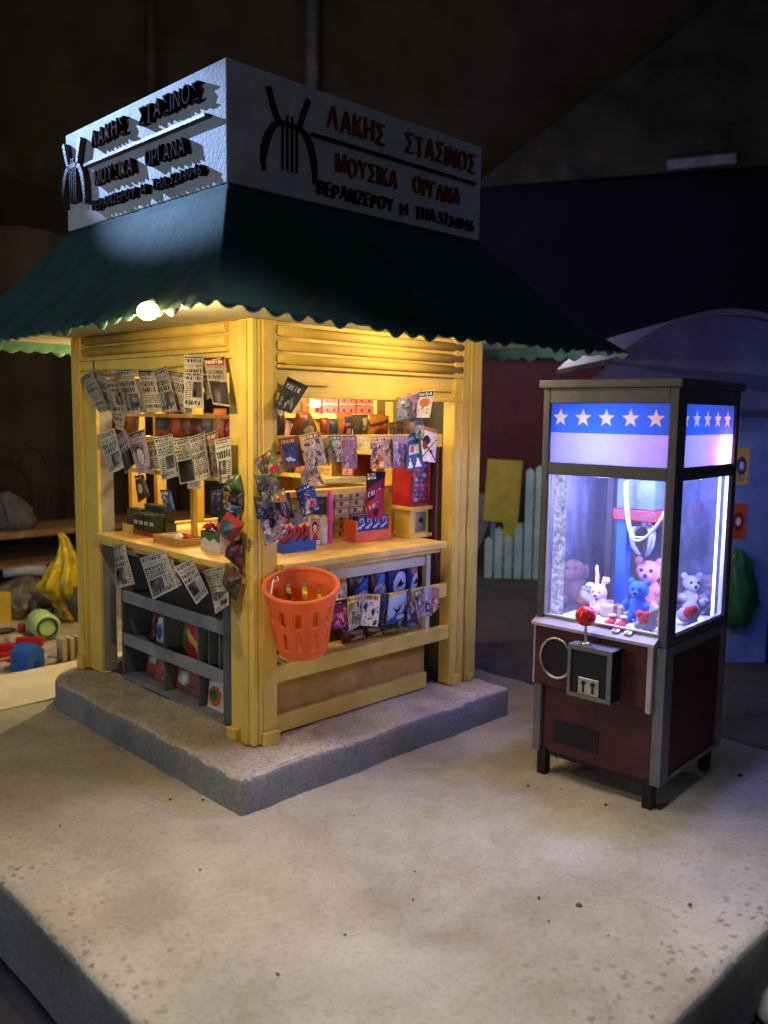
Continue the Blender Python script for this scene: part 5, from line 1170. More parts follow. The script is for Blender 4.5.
for r in range(10):
    for c in range(4):
        b = MB(); b.ball((-.058 + .039 * c + (.012 if r % 2 else -.004), -.052 + rg0.uniform(-.008, .008), z0 + .043 + .035 * r + rg0.uniform(-.004, .004)), .0185, sub=2); b.build('gumball', gcol[rg0.randrange(5)], cab_)
fl_ = MB(); fl_.box(-.05, .07, -.0835, -.0805, .04, GS - .045, .003); fo = fl_.build('coin_flap', MT['chrome'], base)
b = MB(); b.lathe([(.02, 0), (.02, .008)], (.01, -.084, GS * .55), 12, Matrix.Rotation(PI / 2, 3, 'X')); b.build('knob', MT['black'], fo)
# pale rolls with a pink top behind the photo card
RL = 'pale paper rolls on the right counter'
for k, (x, y, labx) in enumerate([(.70, .39, 'leftmost'), (.775, .385, 'middle'), (.845, .39, 'rightmost')]):
    o = recentre(MB().lathe([(.03, 0), (.034, .02), (.034, .17), (.027, .19), (.02, .20)], (x, y, 1.0705), 16).build('paper_roll', mat('roll_white', '#d8cdbc', .7, .15, 20, .4, 40))); tag(o, labx + ' of three pale upright rolls behind the portrait card', 'roll', RL)
o = cuboid('blue_box', ony(*zR(232, 595), .37), ony(*zR(266, 595), .37) - ony(*zR(232, 595), .37), (0, .05, 0), (0, 0, .14), [('fill', '#2a3c50'), ('rect', 0, 0, 1, .12, '#d8d8d8'), ('head', .15, .3, .85, .5, 1, '#6a88a8')], 78, '#24344a'); o.name = 'small_carton'
tag(o, 'upright dark blue carton on top of the pale rolls', 'carton'); o.location = (0, 0, 0); recentre(o); o.location.z = 1.271
o = recentre(MB().lathe([(.022, 0), (.022, .17), (.015, .185), (.015, .21)], (.915, .40, 1.0705), 14).build('pink_bottle', mat('pink_plastic', '#d84a8a', .4, .1, 9, .1, 40))); tag(o, 'slim pink bottle behind the pale rolls on the right counter', 'bottle'); o.scale = (1, 1, 1.7)
# stacks of cream boxes at the back of the right opening
RB = 'cream boxes stacked behind the right counter'
proto = None
lb_ = [('fill', '#c8a868'), ('rect', 0, 0, 1, .12, '#8a6a38'), ('rect', .30, .30, .48, .72, '#5a4a34'), ('rect', .62, .36, .9, .6, '#e0cc98')]
ic = MB(); ic.box(.93, 1.58, .445, .76, 1.035, 1.0695); ic.build('inner_counter', MT['wood'], kiosk)
k = 0
cols_ = ['left', 'second', 'third', 'right']
for c in range(4):
    for r in range(6):
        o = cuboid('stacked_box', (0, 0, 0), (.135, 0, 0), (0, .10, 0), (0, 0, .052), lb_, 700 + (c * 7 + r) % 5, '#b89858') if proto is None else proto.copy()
        if proto is None: proto = o
        else: COL.objects.link(o)
        o.location = (.945 + .148 * c + .006 * ((r * 7 + c * 3) % 3 - 1), .54 + .005 * ((r * 5 + c) % 3), 1.070 + .0535 * r)
        tag(o, f'{["lowest", "second lowest", "third lowest", "third highest", "second highest", "topmost"][r]} cream box in the {cols_[c]} column behind the right counter', 'box', RB)
# red boxes with black dots on the top shelf of the inner wall
RD = 'red boxes on the top inner shelf'
for r in range(2):
    for c in range(4):
        y0 = 1.50 - .20 * c
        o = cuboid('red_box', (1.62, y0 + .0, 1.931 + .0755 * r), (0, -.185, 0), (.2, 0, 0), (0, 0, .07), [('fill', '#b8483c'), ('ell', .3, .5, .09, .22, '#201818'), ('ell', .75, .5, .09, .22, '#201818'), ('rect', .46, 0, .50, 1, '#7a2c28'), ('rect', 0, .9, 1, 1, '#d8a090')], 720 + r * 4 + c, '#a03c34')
        tag(o, f'red box with black dots, {["lower", "upper"][r]} layer, {["first", "second", "third", "fourth"][c]} from the left on the top inner shelf', 'box', RD); recentre(o)
for i, (y, w, h, z, c1, c2, lab) in enumerate([(1.86, .16, .20, 1.701, '#c89a9c', '#7a5a8a', 'mauve carton on the middle inner shelf at the far left'), (1.66, .14, .17, 1.701, '#3a4a7a', '#c8c8d0', 'blue carton beside the mauve carton on the inner shelf'), (1.20, .2, .18, 1.701, '#a8702c', '#5a2c1c', 'orange carton on the middle inner shelf'),
        (.90, .15, .16, 1.701, '#d0c8b0', '#8a8470', 'white carton at the right of the middle inner shelf'), (1.85, .2, .17, 1.441, '#2e4a34', '#c8b860', 'green carton on the lower inner shelf'), (1.60, .16, .2, 1.441, '#7a2c2c', '#d8b090', 'dark red carton on the lower inner shelf'), (1.30, .18, .15, 1.441, '#c8a868', '#5a4a34', 'tan carton on the lower inner shelf'),
        (1.02, .14, .18, 1.441, '#8a3a50', '#d8c8c8', 'raspberry carton on the lower inner shelf'), (1.75, .3, .26, .951, '#5a4a3a', '#8a7a5a', 'large brown carton low on the inner shelf'), (1.9, .15, .12, 1.931, '#b8a890', '#5a5a5a', 'pale carton at the far left of the top inner shelf')]):
    o = cuboid('carton', (1.64, y + w / 2, z), (0, -w, 0), (.18, 0, 0), (0, 0, h), [('fill', c1), ('rect', .1, .15, .9, .45, c2), ('head', .15, .2, .85, .4, 1, c1), ('cols', .1, .6, .9, .9, 2, c2)], 740 + i, c1); tag(o, lab, 'carton', 'cartons on the inner shelves'); recentre(o)
# long pale tube and red hose
o = recentre(MB().tube([(.95, .60, 1.475), (1.56, .60, 1.465)], .022, 10).build('long_tube', mat('tube_lime', '#c8cc7a', .4, .1, 9, .1, 40)), True); tag(o, 'long pale yellow tube lying across the inner shelf ends', 'tube')
for sx in (1.0, 1.5): pass
o = recentre(MB().tube([(1.69, .12, 1.74), (1.70, .13, 1.55), (1.675, .12, 1.35), (1.665, .11, 1.15), (1.66, .10, .95), (1.655, .10, .72)], .012, 8).build('hose', mat('hose_red', '#5a1a1e', .5, .15, 9, .2), None), True); tag(o, 'thin dark red hose hanging inside the right jamb', 'hose')
# ------------------------------------------------------------------ clutter on the worktop behind the kiosk, left
TZ = -.25
def put(px, py, z=TZ): return onz(px, py, z)
p = put(28, 669); t = thing('blue_block', 'blue plastic house shaped block near the white board edge', 'block', tuple(p), .5)
b = MB(); b.prism([(-.10, -.09, 0), (.10, -.09, 0), (.10, -.09, .15), (.02, -.09, .22), (-.10, -.09, .17)], (0, .18, 0)); o = b.build('body', MT['bluepaint'], t); b = MB(); b.prism([(-.03, -.0925, .0), (.03, -.0925, 0), (.03, -.0925, .08), (-.03, -.0925, .08)], (0, .002, 0)); b.build('door_mark', mat('navy_paint', '#1f3f94', .5, .1, 9, .1), o)
p = put(48, 641); ax = Matrix.Rotation(R(90), 3, Vector((.75, -.66, 0)).normalized())
b = MB(); ax2 = Matrix(((-.66, 0, .62), (.66 * .9, .2, .75), (.2, 1, .18))).transposed()
d = (Vector((p[0], p[1], 0)) - Vector((CP[0], CP[1], 0))).normalized(); q = d.to_track_quat('Z', 'Y').to_matrix()
t = thing('green_bottle', 'pale green bottle lying with its round base towards us', 'bottle', (p[0], p[1], TZ))
b.lathe([(.10, 0), (.125, .012), (.125, .30), (.09, .38), (.05, .42)], (0, 0, .13), 24, Matrix.Rotation(.25, 3, 'Z') @ q); bo = b.build('bottle', mat('pale_green', '#a8c88c', .4, .12, 9, .15, 30), t)
b = MB(); b.tube([Matrix.Rotation(.25, 3, 'Z') @ q @ Vector((.088 * math.cos(a), .088 * math.sin(a), -.004)) + Vector((0, 0, .13)) for a in (2 * PI * k / 28 for k in range(28))], .014, 8, closed=True); b.build('ring', mat('dark_green', '#2c4a30', .5, .1, 9, .1), bo)
p = put(30, 646); o = MB(); o.box(-.12, .12, -.03, .03, 0, .085, .01, Matrix.Rotation(-.62, 3, 'Z')); o = o.build('red_block', MT['redpaint']); o.location = p; tag(o, 'red oblong block lying in front of the green bottle', 'block')
p = put(2, 655); o = MB(); o.box(-.12, .10, -.05, .05, 0, .10, .012, Matrix.Rotation(-.4, 3, 'Z')); o.box(-.05, .1, -.10, -.055, 0, .04, .01); o = o.build('red_block', MT['redpaint']); o.location = p; tag(o, 'red lump at the left border above the blue block', 'block')
p = put(4, 634); o = MB(); o.ball((0, 0, .03), .1, (1.2, .5, .3)); o = o.build('dark_tool', mat('dark_maroon', '#3a2430', .5, .2, 9, .2)); o.location = p; tag(o, 'flat dark maroon object on the worktop at the left border', 'tool')
p = put(1, 622); o = MB(); o.box(-.12, .10, -.02, .02, 0, .32, .005, Matrix.Rotation(-.6, 3, 'Z')); o = o.build('yellow_card', mat('yellow_card', '#c8a830', .6, .12, 6, .2)); o.location = p; tag(o, 'upright yellow card at the left border of the worktop', 'card')
p = put(6, 648); b = MB(); b.tube([(.1 * math.cos(a), .07 * math.sin(a), .015) for a in (2 * PI * k / 24 for k in range(24))], .015, 8, closed=True); o = b.build('green_ring', mat('ring_green', '#3a7a50', .5, .15, 9, .2)); o.location = p; tag(o, 'green and white ring lying on the worktop', 'ring')
p = put(84, 619); t = thing('globe_ball', 'dark grey and cream ball beside the far left post', 'ball', tuple(p))
b = MB(); b.ball((0, 0, .24), .24, sub=4)
mb_ = N('ball_patches'); tc = mb_.add('ShaderNodeTexCoord'); nn = mb_.add('ShaderNodeTexNoise', Scale=3.2, Detail=5.0); mb_.link(tc.outputs['Object'], nn.inputs['Vector']); mb_.link(mb_.ramp(nn.outputs['Fac'], [(.50, C_('#3c4246')), (.56, C_('#c0b084'))]), mb_.b.inputs['Base Color'])
b.build('ball', mb_.m, t)
p = put(76, 661); t = thing('ribbed_box', 'cream ribbed block standing beside the far left post', 'block', tuple(p), .1)
b = MB(); b.box(-.16, .12, -.06, .06, 0, .03, .004); [b.box(-.15 + .07 * k, -.11 + .07 * k, -.055, .055, .0305, .23, .008) for k in range(4)]; b.build('body', mat('ribbed_cream', '#b8ac94', .6, .15, 9, .2), t)
# crumpled yellow bag
def crumple(name, label, cat, prof, c, m, seed, seg=40, amp=.10, group=None, fold=0.0, flat=1.0):
    V, F_ = [], []
    for j, (r, z, dx) in enumerate(prof):
        for i in range(seg):
            a = 2 * PI * i / seg; k = 1 + amp * 2.2 * mnoise.noise(Vector((math.cos(a) * 2.2 + seed, math.sin(a) * 2.2, z * 5))) + amp * math.sin(a * 7 + z * 9 + seed) * .8 + fold * (abs(math.sin(a * 3.5 + seed + z * 4 + 1.5 * mnoise.noise(Vector((a, z * 3, seed))))) - .6) + fold * .6 * (abs(math.sin(a * 8 - z * 7)) - .6)
            V.append((c[0] + dx + r * k * math.cos(a), c[1] + r * k * math.sin(a) * flat, c[2] + z + .02 * mnoise.noise(Vector((a, z * 8, seed)))))
    for j in range(len(prof) - 1):
        for i in range(seg): F_.append((j * seg + i, j * seg + (i + 1) % seg, (j + 1) * seg + (i + 1) % seg, (j + 1) * seg + i))
    F_.append(tuple(range(seg))[::-1]); F_.append(tuple((len(prof) - 1) * seg + i for i in range(seg)))
    me = bpy.data.meshes.new(name); me.from_pydata(V, [], F_); me.polygons.foreach_set('use_smooth', [True] * len(F_)); me.materials.append(m); me.update()
    o = link(name, me); tag(o, label, cat, group); return recentre(o)
p = put(66, 622)
crumple('yellow_bag', 'crumpled yellow plastic bag with a twisted pointed top', 'bag', [(.06, 0, .08), (.12, .06, .07), (.10, .13, .05), (.13, .2, .03), (.11, .25, .03), (.17, .33, .0), (.21, .40, -.02), (.19, .48, -.01), (.15, .56, .01), (.12, .64, .02), (.085, .72, .03), (.055, .80, .02), (.035, .88, .0), (.02, .93, -.03)], p, mat('yellow_film', '#b4a524', .35, .35, 6, .9, 7), 3, seg=72, amp=.12, fold=.42, flat=.8)
p = put(18, 606)
crumple('clear_bag', 'grey translucent crumpled plastic heap behind the bottle', 'plastic', [(.45, 0, 0), (.42, .1, .02), (.3, .2, .05), (.12, .3, .1), (.02, .33, .1)], p, mat('grey_film', '#6f6a60', .3, .35, 5, .6, 10), 8, amp=.16)
p = put(30, 603); o = MB(); o.tube([(-.25, .1, .36), (.02, 0, .37), (.18, -.02, .35)], [.05, .06, .07], 10); o = o.build('pale_roll', mat('pale_blue', '#9aa4b4', .5, .2, 8, .3)); o.location = p; tag(o, 'pale bluish roll lying on the grey plastic heap', 'roll')
# scattered small things on the worktop
CLT = 'small scattered things on the worktop'
for k, (px, py, kind, s, colr, lab) in enumerate([
    (14, 640, 'box', (.07, .05, .04), '#b8b0a0', 'small cream offcut beside the dark maroon object'), (22, 632, 'cyl', (.035, .09), '#a83030', 'short red tube lying behind the red oblong block'),
    (38, 628, 'box', (.06, .04, .03), '#d8d0b8', 'pale chip left of the green bottle'), (58, 655, 'box', (.10, .06, .02), '#8a94a0', 'flat grey blue piece in front of the green bottle'),
    (64, 648, 'cyl', (.03, .05), '#c8c0a8', 'cream cap right of the green bottle'), (10, 662, 'box', (.08, .03, .03), '#8a2a2a', 'dark red stick in front of the green ring'),
    (42, 662, 'cyl', (.025, .04), '#3a4a8a', 'tiny navy cap right of the blue house block'), (50, 620, 'cyl', (.04, .12), '#5a6068', 'grey can behind the green bottle'),
    (20, 618, 'box', (.09, .06, .08), '#6a5a40', 'brown carton scrap near the yellow card'), (34, 616, 'cyl', (.03, .16), '#a8b0b8', 'upright pale tube on the grey plastic heap'),
    (66, 664, 'box', (.05, .05, .03), '#a89878', 'tan chip next to the ribbed block'), (4, 668, 'box', (.07, .05, .035), '#c8b8a0', 'beige chip at the left border beside the blue block')]):
    q = onz(px, py, TZ); b = MB()
    if kind == 'box': b.box(-s[0], s[0], -s[1], s[1], 0, s[2], .006, Matrix.Rotation(k * 1.3, 3, 'Z'))
    else: b.lathe([(s[0] * .9, 0), (s[0], .008), (s[0], s[1] - .008), (s[0] * .85, s[1])], (0, 0, 0), 14)
    o = b.build('scrap_piece', mat('scrap_%s' % colr[1:], colr, .6, .2, 9, .2)); o.location = q; tag(o, lab, 'scrap', CLT)
# long wooden bench behind
t = thing('wooden_bench', 'long dark wooden bench with a worn front edge behind the clutter', 'bench', (0.8, 6.9, -.6))
for z0, z1, y0, m in ((.98, 1.06, -.4, 'oldwood'), (.60, .645, -.3, 'oldwood')):
    MT.setdefault('oldwood', mat('old_wood', '#8a6a42', .7, .3, 5, .4, 25, stretch=(1, 8, 8)))
    b = MB(); b.box(-4, 3.2, y0, .4, z0, z1, .008); b.build('bench_board', MT['oldwood'], t)
for x in (-3, -1, 1, 2.9): b = MB(); b.box(x, x + .14, -.2, .2, .0, .597); b.build('bench_leg', MT['oldwood'], t)
b = MB(); b.box(-3.9, 3.1, .1, .14, .648, .977); b.build('bench_back', MT['black'], t)
t = thing('dark_backdrop', 'dark brown hanging cloth behind the wooden bench on the left', 'cloth', (.4, 8.2, -.6))
V = []; b = MB(); n = 60
vs = [[b.bm.verts.new((-6 + 10 * i / n, .12 * math.sin(i * .9) + .06 * math.sin(i * 2.3), z)) for i in range(n + 1)] for z in (0, 2.5, 5)]
for r in range(2):
    for i in range(n): b.bm.faces.new((vs[r][i], vs[r][i + 1], vs[r + 1][i + 1], vs[r + 1][i])).smooth = True
b.build('cloth', mat('brown_cloth', '#352a22', .9, .35, 1.2, .3, 8), t)
p = ony(14, 505, 7.6); crumple('pale_cloth', 'bluish grey crumpled cloth on the bench at the left border', 'cloth', [(.24, 0, 0), (.26, .1, 0), (.2, .25, -.05), (.14, .38, -.1), (.05, .46, -.12)], (p[0] - .28, 6.85, .462), mat('pale_cloth', '#52565e', .8, .3, 4, .6, 8), 21, amp=.16)
b = MB(); q = ony(30, 470, 7.0); b.tube([(q[0] + .42 * math.sin(a) * .6, 7.0, .50 + .48 * (1 - math.cos(a))) for a in (k * PI / 14 for k in range(0, 20))], .02, 8); o = recentre(b.build('cable_loop', MT['black'])); tag(o, 'black cable loop standing on the bench', 'cable')
# pipe on the wall and a second fainter one
for px, m, lab, r in ((312, '#9a968c', 'pale grey vertical pipe running down the dark wall behind the sign', .13), (152, '#6a665c', 'faint darker vertical pipe on the wall at the left of the sign', .10)):
    q = onplane(px, 100, wc - dirc * .3, dirc); b = MB(); b.tube([(q[0], q[1], -.6), (q[0], q[1], 11)], r, 14); o = recentre(b.build('wall_pipe', mat('pipe' + str(px), m, .6, .25, 2, .2, 10))); tag(o, lab, 'pipe')

# ------------------------------------------------------------------ neighbouring buildings of the model street, right
# blue booth with a barrel roof
c0 = onz(741, 662, TZ); bx = np.array([.74, -.67, 0]); by = np.array([.67, .74, 0])
bb = thing('blue_booth', 'blue booth with a pale edged barrel roof behind the claw machine', 'booth', tuple(c0), math.atan2(bx[1], bx[0]))
MT['booth'] = mat('booth_blue', '#2c4a9c', .6, .2, 4, .3, 20); MT['boothpale'] = mat('booth_pale_blue', '#6a8cc0', .6, .2, 4, .3, 20)
b = MB(); b.box(0, 1.8, 0, 1.6, .004, 2.60); wl = b.build('wall', MT['booth'], bb)
b = MB(); b.box(-.16, .20, -.05, -.002, .004, 2.55, .01); b.box(-.16, -.002, -.002, 1.5, .004, 2.55, .01); b.build('side_panel', MT['boothpale'], bb)
b = MB(); b.box(.24, 1.7, -.03, -.002, .02, 2.3, .01); b.build('shutter', mat('booth_navy', '#20337c', .6, .2, 4, .3, 20), bb)
rf = MB(); xa, xb, zb = -1.42, .46, 2.62
arc = [(xa + (xb - xa) * k / 28, zb + .40 * math.sin(PI * k / 28) ** .8) for k in range(29)]
rf.prism([(x, -.45, z) for x, z in arc] + [(xb, -.45, 2.2), (xa, -.45, 2.2)], (0, .02, 0)); gable = rf.build('gable', mat('gable_slate', '#5a6074', .6, .2, 4, .3, 20), bb)
rr = MB()
for (x0, z0), (x1, z1) in zip(arc, arc[1:]): rr.prism([(x0, -.53, z0 + .003), (x1, -.53, z1 + .003), (x1, -.53, z1 + .05), (x0, -.53, z0 + .05)], (0, 2.0, 0))
rr.build('roof', mat('roof_pale', '#66646e', .6, .15, 4, .3, 20), bb)
cn = MB(); cn.prism([(-1.95, -.75, 2.20), (.3, -.75, 2.28), (.3, -.47, 2.50), (-1.45, -.47, 2.62)], (0, .03, .02)); cn.build('canopy', mat('canopy_slate', '#5a6488', .7, .2, 4, .3, 20), bb)
for x, z, w, h, c1, c2, sd in ((-.10, 1.62, .13, .32, '#d8b83c', '#303a78', 1), (-.10, 1.13, .15, .32, '#c8582c', '#7a2c1c', 2)):
    o = cuboid('poster', (x - w / 2 - .03, -.058, z), (w, 0, 0), (0, .006, 0), (0, 0, h), [('fill', c1), ('ell', .5, .5, .36, .26, c2), ('ell', .5, .5, .16, .12, '#d8d8d8'), ('cols', .1, .78, .9, .95, 1, c2)], 90 + sd, c1, parent=bb)
hk = c0 - bx * .16 - by * .16
crumple('green_bag', 'green bag hanging on the pale panel of the blue booth', 'bag', [(.07, 0, 0), (.14, .06, 0), (.16, .2, .01), (.15, .38, 0), (.12, .52, -.02), (.09, .62, 0), (.03, .68, 0)], (hk[0], hk[1], TZ + .37), mat('green_film', '#2a6a3c', .4, .3, 5, .5, 14), 5, amp=.13)
# red booth and picket fence further back, between the kiosk and the claw machine
fcen = onz(514, 579, TZ); fa = np.array([.62, -.785, 0]); fr_ = math.atan2(fa[1], fa[0])
rb = thing('red_booth', 'dark red booth with a flat pale eave behind the kiosk corner', 'booth', tuple((fcen + by * 1.3 - fa * .2) * np.array([1, 1, 0]) + np.array([0, 0, TZ])), fr_)
b = MB(); b.box(-1.5, 1.6, 0, 1.4, .004, 3.0); b.build('wall', mat('booth_red', '#521a28', .6, .2, 4, .3, 20), rb)
b = MB(); b.box(-1.8, 1.9, -.4, 1.6, 3.003, 3.09, .01); b.build('eave', mat('eave_pale', '#8a7a70', .6, .2, 4, .3, 20), rb)
b = MB(); b.box(-.75, -.45, -.03, -.002, 1.3, 1.9, .01); b.build('window', mat('window_dim', '#40344a', .4, .2, 4, .1, 20), rb)
b = MB(); b.box(-1.5, 1.6, -.02, -.002, .01, 1.0, .01); b.build('lower_wall', MT['darkgrey'], rb)
fg = thing('yellow_hoarding', 'yellow board on a pale blue frame behind the picket fence', 'hoarding', tuple(fcen + by * .35), fr_)
b = MB(); b.box(-.36, .12, 0, .05, .72, 1.58, .01, Matrix.Rotation(.05, 3, 'Y')); b.box(-.10, .16, 0, .05, .25, .718, .01); b.build('board', mat('board_yellow', '#b8ac44', .6, .2, 4, .3, 20), fg)
b = MB(); b.box(-.62, -.34, .06, .08, .1, 1.1, .01, Matrix.Rotation(.35, 3, 'Y')); b.build('round_panel', mat('panel_grey', '#6a7484', .6, .2, 4, .3, 20), fg)
for x in (-.27, .14): b = MB(); b.box(x, x + .06, .02, .06, .004, .717, .008); b.build('leg', MT['boothpale'], fg)
MT['picket'] = mat('picket_teal', '#a8d0d8', .6, .2, 4, .3, 20)
pf = thing('picket_fence', 'short pale blue picket fence with uneven heights beside the claw machine', 'fence', tuple(fcen), fr_)
for k, (x, h) in enumerate([(-.40, .56), (-.27, .70), (-.14, .60), (-.01, .74), (.12, 1.50), (.245, 1.54), (.37, 1.46), (.50, 1.0)]):
    b = MB(); b.prism([(x, 0, .004), (x + .105, 0, .004), (x + .105, 0, h - .05), (x + .052, 0, h), (x, 0, h - .04)], (0, .03, 0)); b.build('picket', MT['picket'], pf)
b = MB(); b.box(-.41, .69, .0305, .05, .15, .21); b.box(-.41, .69, .0305, .05, .40, .46); b.build('rail', MT['boothpale'], pf)
# large dark house with a sloping cardboard roof, far right
hs = [CP + 14.8 * _ray(*q) for q in ((470, 188), (560, 118), (640, 62), (722, -4), (800, -40), (830, 160))]
dh = thing('cardboard_house', 'large dark model house with a sloping brown cardboard roof behind', 'house', tuple(hs[0] * np.array([1, 1, 0]) + np.array([0, 0, -.6])))
h0 = np.array(dh.location)
b = MB(); b.prism([tuple(q - h0) for q in hs], tuple(dirc * 1.2 + np.array([0, 0, .25]))); b.build('roof', mat('roof_brown', '#51493e', .85, .35, 1.2, .3, 8), dh)
wq = [CP + 15.0 * _ray(*q) for q in ((482, 187), (830, 168))]
b = MB(); b.prism([tuple(wq[0] - h0), tuple(wq[1] - h0), (wq[1][0] - h0[0], wq[1][1] - h0[1], .02), (wq[0][0] - h0[0], wq[0][1] - h0[1], .02)], tuple(dirc * 1.0)); b.build('wall', mat('house_navy', '#14172c', .85, .3, 2, .3, 10), dh)
e0 = [CP + 14.5 * _ray(*q) for q in ((668, 160), (736, 153), (736, 163), (670, 169))]
b = MB(); b.prism([tuple(q - h0) for q in e0], tuple(dirc * .1)); b.build('eave_strip', mat('eave_white', '#a8acb4', .7, .2, 4, .3, 10), dh)
# pale scrap at the lower right, crumpled film at the lower left, crumbs on the ground
p = onz(775, 1016, -.595); crumple('paper_scrap', 'grey crumpled paper scrap below the right corner of the ground', 'paper', [(.10, 0, 0), (.11, .04, 0), (.08, .08, 0), (.03, .11, 0)], p, MT['greypaint'], 12, amp=.15)
PG = 'crumbs of grit scattered on the ground'
pr = None
rg0 = random.Random(4)
spotsxy = [(556, 757, .014), (606, 805, .016), (561, 789, .008), (528, 786, .012), (485, 738, .008), (170, 800, .013), (203, 800, .01), (118, 750, .011), (278, 975, .013), (200, 870, .008), (354, 816, .008), (540, 846, .008), (579, 906, .022), (539, 898, .012), (415, 872, .008), (608, 935, .01), (549, 921, .008), (413, 900, .008), (690, 905, .014), (250, 707, .010), (60, 826, .009), (345, 935, .008), (740, 776, .022)]
gm_ = [mat('grit_dark', '#5c5042', .9, .2, 20, .3), mat('grit_pale', '#cfc6b4', .9, .2, 20, .3)]
where = ['in front of the claw machine legs', 'before the claw machine, right of centre', 'below the left leg of the claw machine', 'left of the claw machine front', 'beyond the slab corner to the right', 'along the left side of the slab', 'close to the left side of the slab', 'left of the slab near the border', 'at the lower middle border', 'in the left half of the ground', 'right below the slab corner', 'pale and alone before the claw machine', 'largest of all, in front of the claw machine', 'left of the largest crumb', 'in the bright middle of the ground', 'low on the right of the middle', 'just above the lowest crumbs', 'in the middle, left of the pale crumb', 'near the right ground edge', 'at the foot of the slab', 'on the far left of the ground', 'in the lower middle', 'behind the claw machine at the right']
for k, (px, py, r) in enumerate(spotsxy):
    p = onz(px, py, G + .004); b = MB(); r *= .72; b.ball((0, 0, r * .3), r, (1.2, .9, .6), 1)
    for v in b.bm.verts: v.co *= 1 + .35 * mnoise.noise(v.co * 90 + Vector((k, 0, 0)))
    o = b.build('grit_crumb', gm_[1 if k in (11, 15) else 0]); o.location = p; o.rotation_euler = (0, 0, k); tag(o, ('pale' if k in (11, 15) else 'dark') + ' grit crumb ' + where[k].replace('pale and alone ', ''), 'grit', PG)

# ------------------------------------------------------------------ light
def lamp(name, typ, loc, power, col, size=.03, look=None, **k):
    l = bpy.data.lights.new(name, typ); l.energy = power; l.color = C_(col)
    if typ == 'POINT': l.shadow_soft_size = size
    if typ == 'SPOT': l.shadow_soft_size = size
    if typ == 'AREA': l.size = size
    for a, v in k.items(): setattr(l, a, v)
    o = bpy.data.objects.new(name, l); COL.objects.link(o); o.location = loc
    if look is not None: o.rotation_euler = (Vector(look) - Vector(loc)).to_track_quat('-Z', 'Y').to_euler()
    return o
WB = '#ffdfa2'
lamp('bulb_light', 'POINT', tuple(B1 + np.array([-.02, .0, -.045])), 80, WB, .035)
lamp('bulb_light', 'POINT', (1.05, 2.84, 2.33), 150, WB, .035)  # added rear light, brightens the foam board and clutter
lamp('kiosk_light', 'POINT', (.85, .17, 2.25), 9, '#ffe0b0', .04)  # added out of sight behind the fascia, brightens the upper snack bags
lamp('kiosk_light', 'POINT', (.25, 1.0, 2.25), 7, '#ffe0b0', .04)  # likewise added, unseen behind the left fascia
lamp('bulb_light', 'POINT', tuple(B2 + np.array([0, 0, -.045])), 32, WB, .035)
lamp('kiosk_light', 'POINT', (1.05, 1.15, 2.25), 45, '#ffdca0', .06)
lamp('kiosk_light', 'POINT', (1.47, 1.30, 2.05), 6, '#fff0d8', .03)
# claw machine leds
def ml(p): return tuple(mworld(p))
for p, e in (((-.30, -.345, 1.4), 7.0), ((.335, .30, 1.4), 7.0)):
    o = lamp('cabinet_led', 'AREA', ml(p), e, '#9db0ff', .03, ml((0, 0, 1.25)), shape='RECTANGLE', size_y=.8)
    o.rotation_euler = (Matrix.Rotation(0, 4, 'Z') @ (Vector(ml((0, 0, p[2]))) - Vector(ml(p))).to_track_quat('-Z', 'Y').to_matrix().to_4x4()).to_euler()
lamp('cabinet_led', 'AREA', ml((0, -.1, 1.80)), 4.0, '#aab4ff', .6, ml((0, -.1, 1.0)))
lamp('cabinet_led', 'POINT', ml((-.12, -.26, 1.76)), 50, '#9a9cff', .06)
lamp('cabinet_led', 'POINT', ml((.26, -.05, 1.76)), 46, '#868cff', .06)
lamp('header_led', 'POINT', ml((-.05, -.10, 2.0)), 13, '#8498ff', .06)
lamp('header_led', 'POINT', ml((.33, .30, 1.95)), 9, '#ff8fa8', .02)
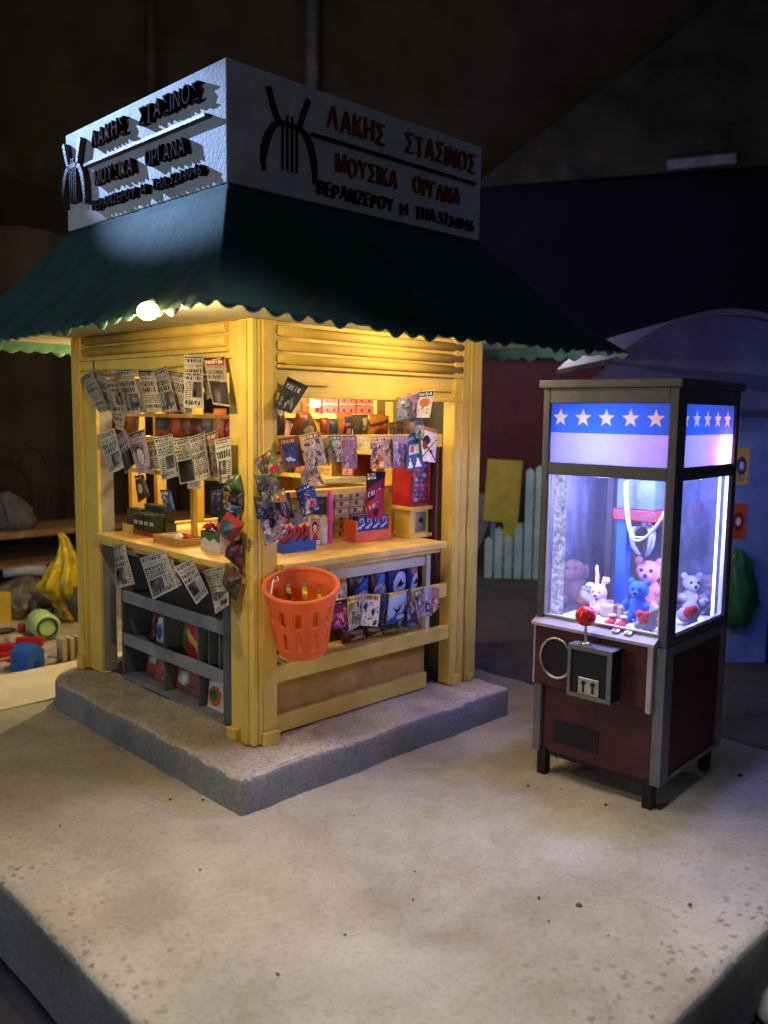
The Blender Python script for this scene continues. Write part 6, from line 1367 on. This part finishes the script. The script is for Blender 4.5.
# cool lamp of the room raking over the left side of the sign, then added fill lights
lamp('rake_light', 'SPOT', (-1.9, 6.2, 6.0), 5600, '#a8c6ff', .05, (-.085, 1.05, 3.60), spot_size=R(14), spot_blend=.95)
lamp('ground_fill', 'SPOT', (-1.05, -2.35, 6.4), 1380, '#f4efee', .5, (-1.0, -2.45, -.2), spot_size=R(52), spot_blend=.75)  # added overhead spot, its cone kept to the ground in front
lamp('front_fill', 'AREA', (-2.2, -8.5, 1.6), 21, '#e8ecff', 2.0, (.6, 0, 1.2))
lamp('kiosk_fill', 'SPOT', (-3.6, -5.6, 1.1), 230, '#fff0d6', .4, (.5, .5, 1.05), spot_size=R(21), spot_blend=.6)
lamp('haze_fill', 'POINT', (7.5, 3.0, 5.2), 40, '#6a7aff', .4)  # added blue light in place of haze over the far right
lamp('cool_fill', 'AREA', (-7, 3.2, 2.2), 130, '#d0dcec', 2.0, (-.3, .3, .4))
lamp('wall_fill', 'POINT', (2.6, 5.2, 5.5), 100, '#ffe0b0', .5)  # added to brighten the back wall, no lamp of the place
lamp('street_fill', 'POINT', (5.5, 2.0, 3.0), 55, '#e8dcf0', .3)  # added to light the fence and booths, no lamp of the street
lamp('booth_fill', 'AREA', (4.2, -2.8, 2.6), 6, '#7486ff', .6, (5.2, -.6, 1.6))  # bluish area light out of view, aimed at the blue booth
w = bpy.data.worlds.new('World'); scene.world = w; w.use_nodes = True
bg = w.node_tree.nodes['Background']; bg.inputs[0].default_value = (.10, .10, .13, 1); bg.inputs[1].default_value = .13

scene.view_settings.view_transform = 'Standard'; scene.view_settings.look = 'None'; scene.view_settings.exposure = 0; scene.view_settings.gamma = 1
scene.render.engine = 'CYCLES'
cy = scene.cycles
cy.max_bounces = 10; cy.transparent_max_bounces = 24; cy.diffuse_bounces = 4; cy.glossy_bounces = 3; cy.transmission_bounces = 8
cy.caustics_reflective = False; cy.caustics_refractive = False; cy.sample_clamp_indirect = 4; cy.sample_clamp_direct = 0
try:
    cy.use_denoising = True; cy.denoiser = 'OPENIMAGEDENOISE'
except Exception: pass
